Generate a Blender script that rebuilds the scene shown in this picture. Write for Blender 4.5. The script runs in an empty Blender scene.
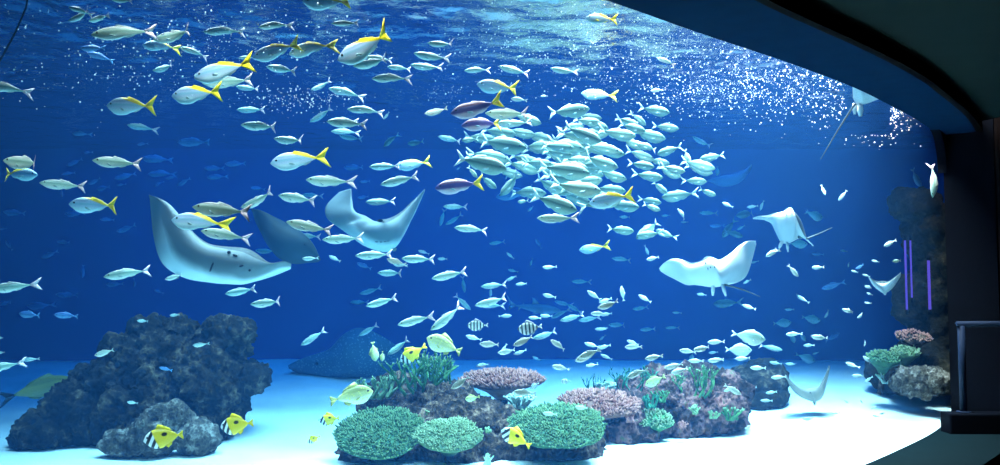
import bpy, bmesh, math, random
from mathutils import Vector, Matrix, Euler, noise
R = random.Random(7)
SC = bpy.context.scene
COL = SC.collection
F = 900.0                      # focal length in pixels of the 1000 px wide frame
CAMZ = 1.5
PITCH = math.atan(57.5 / F)

# ------------------------------------------------------------------ helpers
def P(px, py, d):
    """the place at forward distance d that a pixel of the photograph looks at"""
    xc, yc = (px - 500.0) / F, (232.5 - py) / F
    y = math.cos(PITCH) - yc * math.sin(PITCH)
    z = math.sin(PITCH) + yc * math.cos(PITCH)
    return Vector((xc / y * d, d, CAMZ + z / y * d))

def link(o, parent=None):
    COL.objects.link(o)
    if parent is not None:
        o.parent = parent
    return o

def tag(o, label=None, cat=None, group=None, kind=None):
    if label: o['label'] = label
    if cat: o['category'] = cat
    if group: o['group'] = group
    if kind: o['kind'] = kind
    return o

def mesh_obj(name, verts, faces, mats, parent=None, smooth=True, fm=None):
    me = bpy.data.meshes.new(name)
    me.from_pydata([tuple(v) for v in verts], [], faces)
    for m in (mats if isinstance(mats, (list, tuple)) else [mats]):
        me.materials.append(m)
    if smooth:
        me.polygons.foreach_set('use_smooth', [True] * len(me.polygons))
    if fm:
        me.polygons.foreach_set('material_index', fm)
    me.update()
    return link(bpy.data.objects.new(name, me), parent)

def bm_obj(name, bm, mats, parent=None, smooth=True):
    me = bpy.data.meshes.new(name)
    bm.to_mesh(me); bm.free()
    for m in (mats if isinstance(mats, (list, tuple)) else [mats]):
        me.materials.append(m)
    if smooth:
        me.polygons.foreach_set('use_smooth', [True] * len(me.polygons))
    me.update()
    return link(bpy.data.objects.new(name, me), parent)

def empty(name, loc):
    o = bpy.data.objects.new(name, None)
    o.location = loc; o.empty_display_size = .1
    return link(o)

class NT:
    """small node-tree writer"""
    def __init__(s, name):
        s.m = bpy.data.materials.new(name); s.m.use_nodes = True
        s.t = s.m.node_tree; s.t.nodes.clear()
        s.out = s.n('ShaderNodeOutputMaterial')
    def n(s, kind, **kw):
        nd = s.t.nodes.new(kind)
        for k, v in kw.items():
            if k.startswith('i_'):
                nd.inputs[k[2:].replace('_', ' ')].default_value = v
            else:
                setattr(nd, k, v)
        return nd
    def l(s, a, b): s.t.links.new(a, b)
    def ramp(s, fac, stops, interp='LINEAR'):
        r = s.n('ShaderNodeValToRGB'); r.color_ramp.interpolation = interp
        e = r.color_ramp.elements
        while len(e) < len(stops): e.new(.5)
        for i, (p, c) in enumerate(stops):
            e[i].position = p; e[i].color = (*c, 1) if len(c) == 3 else c
        if fac is not None: s.l(fac, r.inputs[0])
        return r.outputs[0]
    def math(s, op, a, b=None, clamp=False):
        m = s.n('ShaderNodeMath', operation=op, use_clamp=clamp)
        for i, v in enumerate((a, b)):
            if v is None: continue
            if isinstance(v, (int, float)): m.inputs[i].default_value = v
            else: s.l(v, m.inputs[i])
        return m.outputs[0]
    def mix(s, fac, a, b, blend='MIX'):
        m = s.n('ShaderNodeMix', data_type='RGBA', blend_type=blend)
        for i, v in ((0, fac), (6, a), (7, b)):
            if isinstance(v, (int, float)): m.inputs[i].default_value = v
            elif isinstance(v, tuple): m.inputs[i].default_value = (*v, 1) if len(v) == 3 else v
            else: s.l(v, m.inputs[i])
        return m.outputs[2]

def solid(name, col, rough=.5, spec=.5, noise_scale=0, noise_amt=.3, bump=0, metal=0):
    t = NT(name)
    b = t.n('ShaderNodeBsdfPrincipled')
    b.inputs['Roughness'].default_value = rough
    b.inputs['Specular IOR Level'].default_value = spec
    b.inputs['Metallic'].default_value = metal
    b.inputs['Base Color'].default_value = (*col, 1)
    if noise_scale:
        tc = t.n('ShaderNodeTexCoord')
        nz = t.n('ShaderNodeTexNoise'); nz.inputs['Scale'].default_value = noise_scale; nz.inputs['Detail'].default_value = 4
        t.l(tc.outputs['Object'], nz.inputs['Vector'])
        lo = tuple(c * (1 - noise_amt) for c in col); hi = tuple(min(1, c * (1 + noise_amt)) for c in col)
        t.l(t.ramp(nz.outputs[0], [(.3, lo), (.7, hi)]), b.inputs['Base Color'])
        if bump:
            bp = t.n('ShaderNodeBump'); bp.inputs['Strength'].default_value = bump
            t.l(nz.outputs[0], bp.inputs['Height']); t.l(bp.outputs[0], b.inputs['Normal'])
    t.l(b.outputs[0], t.out.inputs[0])
    return t.m

def catmull(pts, n):
    out = []
    k = len(pts)
    for i in range(k - 1):
        p0 = pts[max(i - 1, 0)]; p1 = pts[i]; p2 = pts[i + 1]; p3 = pts[min(i + 2, k - 1)]
        for j in range(n):
            t = j / n
            out.append(tuple(.5 * ((2 * b) + (c - a) * t + (2 * a - 5 * b + 4 * c - d) * t * t + (3 * b - a - 3 * c + d) * t ** 3)
                             for a, b, c, d in zip(p0, p1, p2, p3)))
    out.append(tuple(pts[-1]))
    return out

# ------------------------------------------------------------------ camera
cam_d = bpy.data.cameras.new('camera')
cam_d.sensor_width = 36; cam_d.lens = 36 * F / 1000.0
cam_d.clip_start = .02; cam_d.clip_end = 200
cam = link(bpy.data.objects.new('camera', cam_d))
cam.location = (0, 0, CAMZ); cam.rotation_euler = (math.pi / 2 + PITCH, 0, 0)
SC.camera = cam
SC.view_settings.view_transform = 'Standard'; SC.view_settings.look = 'None'
SC.view_settings.gamma = 1; SC.view_settings.use_curve_mapping = False
SC.view_settings.exposure = 0.32
cy = SC.cycles
cy.use_denoising = True
cy.max_bounces = 8; cy.diffuse_bounces = 3; cy.glossy_bounces = 3; cy.transmission_bounces = 4
cy.transparent_max_bounces = 24; cy.volume_bounces = 1
cy.sample_clamp_indirect = 4; cy.caustics_reflective = False; cy.caustics_refractive = False

w = bpy.data.worlds.new('world'); SC.world = w; w.use_nodes = True
w.node_tree.nodes['Background'].inputs[0].default_value = (.02, .05, .07, 1)
w.node_tree.nodes['Background'].inputs[1].default_value = .02

# ------------------------------------------------------------------ plan of the tank
ZT = 3.2                        # top of the window
ZW = 3.8                        # still water level
CURVE = catmull([(-9.5, 2.7), (-6, 2.55), (-4, 2.62), (-2.4, 3.05), (-1.1, 3.75), (-.2, 4.42), (.64, 5.18), (1.3, 5.82),
                 (2.2, 6.66), (2.95, 7.42), (3.6, 8.18), (4.26, 9.0), (4.84, 9.82)], 10)
def offset(curve, k):
    out = []
    for i, p in enumerate(curve):
        a = curve[max(i - 1, 0)]; b = curve[min(i + 1, len(curve) - 1)]
        tx, ty = b[0] - a[0], b[1] - a[1]; l = math.hypot(tx, ty)
        out.append((p[0] + ty / l * k, p[1] - tx / l * k))     # positive: out of the tank, to the visitors
    return out
def panel_y(x):
    for a, b in zip(CURVE, CURVE[1:]):
        if a[0] <= x <= b[0]:
            return a[1] + (b[1] - a[1]) * (x - a[0]) / (b[0] - a[0])
    return 2.6 if x < 0 else 9.8 + (x - 4.76) * 1.5
def sand_z(x, y):
    far = max(0.0, min(1.0, (y - 9.2) / 5.0)); far = far * far * (3 - 2 * far)
    left = max(0.0, min(1.0, (-x - 1.0) / 4.0))
    z = .42 * far - .05
    z += .05 * noise.noise(Vector((x * .5, y * .5, 3.1))) + .02 * noise.noise(Vector((x * 1.7, y * 1.7, 8.3)))
    return z

# ------------------------------------------------------------------ materials of the setting
def mat_sand():
    t = NT('pale_sand'); b = t.n('ShaderNodeBsdfPrincipled'); b.inputs['Roughness'].default_value = .9
    b.inputs['Specular IOR Level'].default_value = .1
    tc = t.n('ShaderNodeTexCoord')
    n1 = t.n('ShaderNodeTexNoise'); n1.inputs['Scale'].default_value = 1.3; n1.inputs['Detail'].default_value = 5
    n2 = t.n('ShaderNodeTexNoise'); n2.inputs['Scale'].default_value = 60; n2.inputs['Detail'].default_value = 3
    t.l(tc.outputs['Object'], n1.inputs['Vector']); t.l(tc.outputs['Object'], n2.inputs['Vector'])
    c = t.ramp(n1.outputs[0], [(.35, (.74, .72, .66)), (.65, (.86, .84, .78))])
    t.l(c, b.inputs['Base Color'])
    bp = t.n('ShaderNodeBump'); bp.inputs['Strength'].default_value = .25; bp.inputs['Distance'].default_value = .03
    t.l(n2.outputs[0], bp.inputs['Height']); t.l(bp.outputs[0], b.inputs['Normal'])
    t.l(b.outputs[0], t.out.inputs[0]); return t.m

def mat_backwall():
    t = NT('blue_tank_paint'); b = t.n('ShaderNodeBsdfPrincipled'); b.inputs['Roughness'].default_value = .8
    b.inputs['Specular IOR Level'].default_value = .1
    tc = t.n('ShaderNodeTexCoord')
    n1 = t.n('ShaderNodeTexNoise'); n1.inputs['Scale'].default_value = .35; n1.inputs['Detail'].default_value = 4
    t.l(tc.outputs['Object'], n1.inputs['Vector'])
    t.l(t.ramp(n1.outputs[0], [(.3, (.003, .056, .30)), (.7, (.004, .074, .38))]), b.inputs['Base Color'])
    t.l(b.outputs[0], t.out.inputs[0]); return t.m

WATER_ABS = (.180, .058, .013)       # per metre
WATER_SCA = (.0012, .0055, .0145)
def mat_water():
    t = NT('tank_water')
    # surface: only the rippled top has a sheen of its own; the sides lie against acrylic and walls
    g = t.n('ShaderNodeBsdfGlossy'); g.inputs['Roughness'].default_value = .03
    tr = t.n('ShaderNodeBsdfTransparent')
    fr = t.n('ShaderNodeFresnel'); fr.inputs['IOR'].default_value = 1.33
    geo = t.n('ShaderNodeNewGeometry'); sep = t.n('ShaderNodeSeparateXYZ')
    t.l(geo.outputs['Position'], sep.inputs[0])
    rn = t.n('ShaderNodeTexNoise'); rn.inputs['Scale'].default_value = 5.0; rn.inputs['Detail'].default_value = 5; t.l(geo.outputs['Position'], rn.inputs['Vector'])
    bp = t.n('ShaderNodeBump'); bp.inputs['Strength'].default_value = .55; bp.inputs['Distance'].default_value = .05
    t.l(rn.outputs[0], bp.inputs['Height']); t.l(bp.outputs[0], g.inputs['Normal']); t.l(bp.outputs[0], fr.inputs['Normal'])
    top = t.math('GREATER_THAN', sep.outputs['Z'], ZW - .25)
    f = t.math('MULTIPLY', fr.outputs[0], top)
    mx = t.n('ShaderNodeMixShader')
    t.l(f, mx.inputs[0]); t.l(tr.outputs[0], mx.inputs[1]); t.l(g.outputs[0], mx.inputs[2])
    t.l(mx.outputs[0], t.out.inputs['Surface'])
    ab = t.n('ShaderNodeVolumeAbsorption'); sc = t.n('ShaderNodeVolumeScatter')
    da = max(WATER_ABS) / .999; ab.inputs['Density'].default_value = da
    ab.inputs['Color'].default_value = (*[1 - a / da for a in WATER_ABS], 1)
    ds = max(WATER_SCA); sc.inputs['Density'].default_value = ds
    sc.inputs['Color'].default_value = (*[a / ds for a in WATER_SCA], 1)
    sc.inputs['Anisotropy'].default_value = .3
    ad = t.n('ShaderNodeAddShader'); t.l(ab.outputs[0], ad.inputs[0]); t.l(sc.outputs[0], ad.inputs[1])
    t.l(ad.outputs[0], t.out.inputs['Volume'])
    t.m.cycles.homogeneous_volume = True
    return t.m

def mat_acrylic():
    t = NT('clear_acrylic')
    g = t.n('ShaderNodeBsdfGlossy'); g.inputs['Roughness'].default_value = .02
    tr = t.n('ShaderNodeBsdfTransparent'); tr.inputs[0].default_value = (.985, .992, .995, 1)
    lw = t.n('ShaderNodeLayerWeight'); lw.inputs[0].default_value = .12
    f = t.math('MULTIPLY', lw.outputs['Fresnel'], .35)
    mx = t.n('ShaderNodeMixShader')
    t.l(f, mx.inputs[0]); t.l(tr.outputs[0], mx.inputs[1]); t.l(g.outputs[0], mx.inputs[2])
    t.l(mx.outputs[0], t.out.inputs['Surface']); return t.m

M_SAND, M_BACK, M_WATER, M_ACR = mat_sand(), mat_backwall(), mat_water(), mat_acrylic()
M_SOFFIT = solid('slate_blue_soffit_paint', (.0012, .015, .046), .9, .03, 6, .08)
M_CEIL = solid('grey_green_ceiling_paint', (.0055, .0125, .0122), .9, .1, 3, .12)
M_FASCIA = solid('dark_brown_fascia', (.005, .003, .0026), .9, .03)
M_JAMB = solid('navy_jamb_paint', (.002, .003, .006), .9, .03)
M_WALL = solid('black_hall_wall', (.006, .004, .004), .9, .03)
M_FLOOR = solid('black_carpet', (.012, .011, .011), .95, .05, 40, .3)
M_SILL = solid('teal_grey_sill', (.0022, .0075, .0095), .9, .03, 8, .1)

# ------------------------------------------------------------------ setting
def strip(name, a, za, b, zb, mat, thick=None, up=Vector((0, 0, 1))):
    """a band between two plan curves, closed to a slab when thick is given"""
    n = len(a)
    va = [Vector((p[0], p[1], za)) for p in a]; vb = [Vector((p[0], p[1], zb)) for p in b]
    verts = va + vb; faces = [(i, i + 1, n + i + 1, n + i) for i in range(n - 1)]
    if thick is not None:
        off = up * thick
        verts += [v + off for v in va] + [v + off for v in vb]
        faces += [(2 * n + i, 3 * n + i, 3 * n + i + 1, 2 * n + i + 1) for i in range(n - 1)]
        faces += [(i, 2 * n + i, 2 * n + i + 1, i + 1) for i in range(n - 1)]
        faces += [(n + i, n + i + 1, 3 * n + i + 1, 3 * n + i) for i in range(n - 1)]
        faces += [(0, n, 3 * n, 2 * n), (n - 1, 3 * n - 1, 4 * n - 1, 2 * n - 1)]
    return mesh_obj(name, verts, faces, mat, smooth=False)

def box(name, x0, x1, y0, y1, z0, z1, mat, parent=None, bev=0):
    bm = bmesh.new(); bmesh.ops.create_cube(bm, size=1)
    for v in bm.verts:
        v.co = Vector((x0 + (v.co.x + .5) * (x1 - x0), y0 + (v.co.y + .5) * (y1 - y0), z0 + (v.co.z + .5) * (z1 - z0)))
    if bev: bmesh.ops.bevel(bm, geom=bm.edges[:], offset=bev, segments=2, profile=.5, affect='EDGES')
    return bm_obj(name, bm, mat, parent, smooth=False)

YB = 14.6
# sand floor of the tank
nx, ny = 150, 90
sv, sf = [], []
for j in range(ny + 1):
    for i in range(nx + 1):
        x = -10.5 + 19.0 * i / nx; y = 2.2 + (YB + .2 - 2.2) * j / ny
        if y < panel_y(x) + .04: y = min(panel_y(x) + .04, YB)
        sv.append((x, y, sand_z(x, y)))
for j in range(ny):
    for i in range(nx):
        a = j * (nx + 1) + i; sf.append((a, a + 1, a + nx + 2, a + nx + 1))
sand = tag(mesh_obj('floor_sand', sv, sf, M_SAND), 'pale sand covering the bottom of the big tank', 'sand floor', kind='structure')
# walls of the tank
wb = tag(box('wall_back', -11, 9, YB, YB + .2, -.6, 6.5, M_BACK), 'deep blue back wall of the tank', 'wall', kind='structure')
wl = tag(box('wall_left', -11.2, -10.6, 1.5, YB, -.6, 6.5, M_BACK), 'deep blue side wall of the tank out of view', 'wall', kind='structure')
wr = tag(box('wall_right', 7.9, 8.2, 9.9, YB, -.6, 6.5, M_BACK), 'deep blue wall at the right end of the tank', 'wall', kind='structure')
# the water, with its rippled surface
NU, NV = 250, 190
inner = offset(CURVE, -.03)
cum = [0]
for a, b in zip(inner, inner[1:]): cum.append(cum[-1] + math.hypot(b[0] - a[0], b[1] - a[1]))
def at_len(s):
    for i in range(len(cum) - 1):
        if cum[i + 1] >= s:
            k = (s - cum[i]) / (cum[i + 1] - cum[i]); a, b = inner[i], inner[i + 1]
            return (a[0] + (b[0] - a[0]) * k, a[1] + (b[1] - a[1]) * k)
    return inner[-1]
def wave(x, y):
    return (.020 * noise.noise(Vector((x * .9, y * 1.3, .3))) + .030 * noise.noise(Vector((x * 2.3 + 5, y * 3.1, 1.7)))
            + .017 * noise.noise(Vector((x * 5.5, y * 7.0, 4.4))))
top_v, bot_v = [], []
for i in range(NU + 1):
    s = cum[-1] * i / NU; px, py = at_len(s)
    qx = -10.55 + (7.95 + 10.55) * i / NU
    for j in range(NV + 1):
        k = (j / NV) ** .9
        x = px + (qx - px) * k; y = py + (YB + .05 - py) * k
        top_v.append((x, y, ZW + wave(x, y))); bot_v.append((x, y, -.5))
N1 = len(top_v); W = NV + 1; wf = []
for i in range(NU):
    for j in range(NV):
        a = i * W + j
        wf.append((a, a + W, a + W + 1, a + 1)); wf.append((N1 + a, N1 + a + 1, N1 + a + W + 1, N1 + a + W))
for i in range(NU):
    a = i * W; wf.append((a, N1 + a, N1 + a + W, a + W))
    a = i * W + NV; wf.append((a, a + W, N1 + a + W, N1 + a))
for j in range(NV):
    a = j; wf.append((a, a + 1, N1 + a + 1, N1 + a))
    a = NU * W + j; wf.append((a, N1 + a, N1 + a + 1, a + 1))
water = tag(mesh_obj('water', top_v + bot_v, wf, M_WATER), 'clear blue water filling the tank, rippled on top', 'water', kind='structure')

# acrylic window and what frames it
pane = tag(strip('window_1', offset(CURVE, .0), -.12, offset(CURVE, .0), ZT + .06, M_ACR), 'large curved clear acrylic window of the tank', 'window', kind='structure')
def taper(k0, k1):
    """an edge in front of the window that draws in towards its right end"""
    a, b = offset(CURVE, k0), offset(CURVE, k1); n = len(CURVE)
    return [(p[0] + (q[0] - p[0]) * max(0, (i / (n - 1) - .55) / .45), p[1] + (q[1] - p[1]) * max(0, (i / (n - 1) - .55) / .45)) for i, (p, q) in enumerate(zip(a, b))]
EDGE = taper(.60, .36)
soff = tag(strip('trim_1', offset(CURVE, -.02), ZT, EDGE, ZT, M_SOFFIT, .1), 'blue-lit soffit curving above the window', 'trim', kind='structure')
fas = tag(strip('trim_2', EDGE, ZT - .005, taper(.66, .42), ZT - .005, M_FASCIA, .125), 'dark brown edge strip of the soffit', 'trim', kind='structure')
# the hall ceiling follows the edge of the soffit
nC = len(EDGE)
cv = [(p[0], p[1], ZT + .11) for p in taper(.62, .38)] + [(p[0] * 1.0 + 3.0, min(p[1] - 7.0, 2.0), ZT + .11) for p in EDGE]
cv += [(x, y, z + .1) for x, y, z in cv]
cf = [(i, i + 1, nC + i + 1, nC + i) for i in range(nC - 1)] + [(2 * nC + i, 3 * nC + i, 3 * nC + i + 1, 2 * nC + i + 1) for i in range(nC - 1)]
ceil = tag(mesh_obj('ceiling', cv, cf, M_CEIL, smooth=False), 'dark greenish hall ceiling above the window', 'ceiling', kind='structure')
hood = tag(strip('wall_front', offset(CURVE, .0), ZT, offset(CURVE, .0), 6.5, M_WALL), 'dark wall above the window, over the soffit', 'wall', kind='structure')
sill = tag(strip('trim_3', offset(CURVE, -.02), -.03, offset(CURVE, .72), -.03, M_SILL, .1), 'curved grey-teal ledge under the window', 'trim', kind='structure')
base = tag(strip('baseboard_front', offset(CURVE, .66), -.12, offset(CURVE, .66), -.9, M_FLOOR), 'black plinth under the ledge', 'plinth', kind='structure')
flo = tag(box('floor', -11, 14, -4, 9.6, -.95, -.85, M_FLOOR), 'black carpet of the viewing hall', 'floor', kind='structure')
# rounded upper corner at the right end of the window
rad = .42; cc = catmull(CURVE[-14:], 4); acc = [0]
for a, b in zip(cc[::-1], cc[-2::-1]): acc.append(acc[-1] + math.hypot(b[0] - a[0], b[1] - a[1]))
cc = [p for p, q in zip(cc[::-1], acc) if q <= rad]; acc = acc[:len(cc)]
fv, ff = [], []
for off_ in (-.03, .06):
    oc = offset(cc, -off_)
    for p, q in zip(oc, acc):
        fv += [(p[0], p[1], ZT + .02), (p[0], p[1], ZT - rad + math.sqrt(max(0, rad * rad - (rad - q) ** 2)))]
n_ = len(cc)
for q in range(n_ - 1):
    a = 2 * q; b = 2 * n_ + 2 * q
    ff += [(a, a + 1, a + 3, a + 2), (b, b + 2, b + 3, b + 1), (a + 1, b + 1, b + 3, a + 3), (a, a + 2, b + 2, b)]
ff += [(0, 2 * n_, 2 * n_ + 1, 1)]
corner = tag(mesh_obj('trim_5', fv, ff, M_JAMB, smooth=False), 'rounded black corner piece at the top right of the window', 'trim', kind='structure')
# right jamb and hall wall
e0, e1 = CURVE[-1], EDGE[-1]
jx = e0[0]
jamb = tag(mesh_obj('trim_4', [(jx + .17, e0[1] + .25, -.9), (jx + .03, e0[1] - .0, -.9), (5.28, 9.55, -.9), (5.6, 9.75, -.9),
                               (jx + .17, e0[1] + .25, 6.5), (jx + .03, e0[1] - .0, 6.5), (5.28, 9.55, 6.5), (5.6, 9.75, 6.5)],
                     [(0, 1, 5, 4), (1, 2, 6, 5), (2, 3, 7, 6), (0, 4, 7, 3), (0, 3, 2, 1), (4, 5, 6, 7)], M_JAMB, smooth=False), 'navy black jamb at the right end of the window', 'trim', kind='structure')
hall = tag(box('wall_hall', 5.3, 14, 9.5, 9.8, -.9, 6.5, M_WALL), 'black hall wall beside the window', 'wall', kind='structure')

# ------------------------------------------------------------------ lamps and added fills over the water
def area(name, loc, target, w, h, power, col=(1, 1, 1), spread=math.pi):
    d = bpy.data.lights.new(name, 'AREA'); d.shape = 'RECTANGLE'; d.size = w; d.size_y = h; d.energy = power; d.color = col; d.spread = spread
    o = link(bpy.data.objects.new(name, d)); o.location = loc
    o.rotation_euler = (Vector(target) - Vector(loc)).to_track_quat('-Z', 'Y').to_euler(); return o
def spot(name, loc, target, power, ang, blend=.5, col=(1, 1, 1), r=.15):
    d = bpy.data.lights.new(name, 'SPOT'); d.energy = power; d.spot_size = ang; d.spot_blend = blend; d.color = col; d.shadow_soft_size = r
    o = link(bpy.data.objects.new(name, d)); o.location = loc
    o.rotation_euler = (Vector(target) - Vector(loc)).to_track_quat('-Z', 'Y').to_euler(); return o
# ------------------------------------------------------------------ rocks
def mat_rock(name, stops, scale=5.0, bump=.6):
    t = NT(name); b = t.n('ShaderNodeBsdfPrincipled'); b.inputs['Roughness'].default_value = .95; b.inputs['Specular IOR Level'].default_value = .15
    tc = t.n('ShaderNodeTexCoord')
    n1 = t.n('ShaderNodeTexNoise'); n1.inputs['Scale'].default_value = scale; n1.inputs['Detail'].default_value = 8; n1.inputs['Roughness'].default_value = .65
    n2 = t.n('ShaderNodeTexVoronoi'); n2.inputs['Scale'].default_value = scale * 5
    t.l(tc.outputs['Object'], n1.inputs['Vector']); t.l(tc.outputs['Object'], n2.inputs['Vector'])
    k = t.math('ADD', n1.outputs[0], t.math('MULTIPLY', n2.outputs['Distance'], .18))
    t.l(t.ramp(k, [(min(1, q + .115), c) for q, c in stops]), b.inputs['Base Color'])
    bp = t.n('ShaderNodeBump'); bp.inputs['Strength'].default_value = .9; bp.inputs['Distance'].default_value = .06
    t.l(k, bp.inputs['Height']); t.l(bp.outputs[0], b.inputs['Normal'])
    t.l(b.outputs[0], t.out.inputs[0]); return t.m
M_ROCK = mat_rock('craggy_dark_rock', [(.36, (.007, .005, .003)), (.52, (.030, .021, .013)), (.63, (.13, .088, .052)), (.78, (.40, .29, .19))])
M_CRUST = mat_rock('crusted_pale_rock', [(.34, (.03, .025, .02)), (.5, (.11, .085, .065)), (.62, (.34, .28, .23)), (.8, (.62, .57, .5))], 7)
M_REEF = mat_rock('brown_reef_rock', [(.36, (.012, .007, .005)), (.5, (.055, .030, .020)), (.63, (.24, .135, .09)), (.78, (.52, .36, .26))], 6)
M_PINK = mat_rock('pink_crusted_reef', [(.34, (.010, .007, .006)), (.47, (.055, .028, .023)), (.57, (.25, .105, .095)), (.66, (.07, .10, .04)), (.80, (.45, .29, .22))], 5)
M_WALLROCK = mat_rock('olive_brown_rock', [(.34, (.006, .005, .003)), (.55, (.025, .018, .010)), (.7, (.07, .045, .026)), (.85, (.18, .10, .07))], 5)

def rock(name, blobs, mat, voxel=.04, amp=.10, freq=2.2, seed=0, origin=None, parent=None):
    """blobs: (centre, (rx, ry, rz)); welded to one surface, then roughened"""
    o0 = origin if origin is not None else sum((Vector(b[0]) for b in blobs), Vector()) / len(blobs)
    bm = bmesh.new()
    for c, r in blobs:
        m = Matrix.Translation(Vector(c) - o0) @ Matrix.Diagonal((*r, 1))
        bmesh.ops.create_icosphere(bm, subdivisions=3, radius=1, matrix=m)
    me = bpy.data.meshes.new(name + '_raw'); bm.to_mesh(me); bm.free()
    tmp = link(bpy.data.objects.new(name + '_raw', me))
    md = tmp.modifiers.new('weld', 'REMESH'); md.mode = 'VOXEL'; md.voxel_size = voxel
    dg = bpy.context.evaluated_depsgraph_get()
    nm = bpy.data.meshes.new_from_object(tmp.evaluated_get(dg))
    bpy.data.objects.remove(tmp); bpy.data.meshes.remove(me)
    bm = bmesh.new(); bm.from_mesh(nm); bm.normal_update()
    sv = Vector((seed * 7.3, seed * 3.1, seed * 1.7))
    new = []
    for v in bm.verts:
        p = v.co + sv
        a = noise.noise(p * freq); b = 1 - abs(noise.noise(p * freq * 2.3)) * 2; c = noise.noise(p * freq * 5.5); e = 1 - 2 * abs(noise.noise(p * freq * 9))
        new.append(v.co + v.normal * amp * (a * .9 + b * .55 + c * .5 + e * .35))
    for v, q in zip(bm.verts, new): v.co = q
    bm.to_mesh(nm); bm.free(); nm.name = name
    nm.materials.clear(); nm.materials.append(mat)
    nm.polygons.foreach_set('use_smooth', [True] * len(nm.polygons))
    ob = link(bpy.data.objects.new(name, nm), parent)
    ob.location = o0
    return ob

def B(px, py, d, rx, ry=None, rz=None):
    """a blob centred where the photograph shows it, radii in pixels at that depth"""
    k = d / F
    return (P(px, py, d), (rx * k, (ry if ry is not None else rx) * k, (rz if rz is not None else rx) * k))

big_rock = tag(rock('rock', [B(54, 430, 9.2, 32, 36, 14), B(28, 440, 9.15, 14, 20, 5), B(86, 412, 9.4, 38, 45, 30), B(125, 390, 9.6, 40, 48, 36), B(160, 375, 9.6, 42, 50, 44), B(150, 415, 9.4, 62, 50, 34),
                            B(205, 385, 9.6, 40, 48, 42), B(226, 345, 9.7, 18, 28, 26), B(236, 334, 9.7, 12, 22, 14), B(244, 380, 9.7, 21, 25, 13), B(96, 376, 9.6, 16, 25, 9),
                            B(150, 330, 9.7, 14, 22, 8), B(178, 333, 9.7, 14, 22, 11), B(126, 350, 9.6, 18, 26, 11), B(200, 418, 9.4, 26, 36, 28), B(205, 345, 9.8, 12, 20, 10)],
                    M_ROCK, .022, .095, 3.4, 1), 'large craggy dark rock with two humps on the sand at left', 'rock')
small_rock = tag(rock('rock', [B(125, 444, 8.5, 20, 18, 12), B(155, 434, 8.55, 24, 18, 18), B(168, 420, 8.6, 22, 18, 14), B(195, 440, 8.6, 20, 18, 16)],
                      M_CRUST, .02, .06, 3.6, 2), 'low pale crusted rock leaning on the front of the large dark rock', 'rock')
reef = tag(rock('rock', [B(405, 455, 8.7, 65, 35, 22), B(470, 455, 8.6, 70, 35, 24), B(545, 455, 8.7, 55, 35, 20), B(440, 412, 9.1, 50, 35, 24),
                         B(455, 430, 8.8, 60, 35, 26), B(395, 400, 9.6, 32, 30, 22), B(490, 440, 8.8, 40, 30, 26), B(365, 462, 8.5, 22, 25, 10), B(560, 437, 8.9, 36, 25, 16)],
                M_REEF, .026, .10, 3.4, 3), 'dark brown reef rock carrying the green and brown table corals', 'reef rock')
pink = tag(rock('rock', [B(625, 425, 9.5, 32, 30, 22), B(665, 412, 9.8, 40, 35, 26), B(705, 412, 9.9, 34, 32, 24), B(660, 395, 10.1, 40, 30, 18),
                         B(720, 398, 10.1, 18, 25, 18), B(690, 390, 10.3, 30, 30, 16), B(640, 408, 9.9, 25, 25, 22)],
                M_PINK, .026, .13, 3.6, 4), 'pinkish crusted reef rock right of the brown table corals', 'reef rock')
round_rock = tag(rock('rock', [B(752, 385, 11.3, 28, 28, 18), B(768, 380, 11.4, 16, 25, 20), B(735, 394, 11.2, 14, 20, 10), B(755, 397, 11.2, 30, 25, 9), B(760, 370, 11.4, 12, 20, 9)],
                      M_ROCK, .04, .06, 2.6, 5), 'grey rounded rock on bright sand behind the pinkish reef', 'rock')
hang = tag(rock('rock', [B(914, 205, 11.5, 18, 30, 16), B(925, 230, 11.5, 18, 30, 30), B(935, 255, 11.5, 14, 30, 34), B(930, 290, 11.6, 14, 30, 30), B(912, 300, 11.7, 12, 26, 22),
                         B(930, 330, 11.7, 14, 30, 36), B(922, 365, 11.6, 30, 34, 26), B(940, 372, 11.2, 14, 25, 20), B(893, 374, 11.7, 22, 26, 14), B(915, 378, 11.3, 24, 24, 12)],
                M_WALLROCK, .042, .08, 2.4, 6), 'tall dark rock pillar with overhang at the right end of the tank', 'rock pillar')
rubble = tag(rock('rock', [B(918, 381, 10.7, 20, 16, 12), B(935, 380, 10.6, 11, 14, 12), B(905, 385, 10.8, 10, 12, 7)],
                  M_CRUST, .02, .075, 6.0, 8), 'pale rubbly rock at the foot of the tall rock pillar', 'rock')

# ------------------------------------------------------------------ corals
def mat_coral(name, lo, hi, scale=14):
    t = NT(name); b = t.n('ShaderNodeBsdfPrincipled'); b.inputs['Roughness'].default_value = .8; b.inputs['Specular IOR Level'].default_value = .2
    tc = t.n('ShaderNodeTexCoord'); n1 = t.n('ShaderNodeTexNoise'); n1.inputs['Scale'].default_value = scale; n1.inputs['Detail'].default_value = 4
    t.l(tc.outputs['Object'], n1.inputs['Vector']); t.l(t.ramp(n1.outputs[0], [(.32, lo), (.68, hi)]), b.inputs['Base Color'])
    t.l(b.outputs[0], t.out.inputs[0]); return t.m
GREEN = (mat_coral('green_coral', (.018, .060, .025), (.040, .115, .048)), mat_coral('green_coral_tips', (.085, .165, .070), (.19, .285, .135)))
PGREEN = (mat_coral('pale_green_coral', (.06, .115, .048), (.10, .17, .075)), mat_coral('pale_green_coral_tips', (.18, .25, .12), (.31, .38, .21)))
BROWN = (mat_coral('brown_coral', (.13, .05, .034), (.22, .095, .066)), mat_coral('pinkish_coral_tips', (.40, .145, .11), (.54, .235, .18)))
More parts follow.
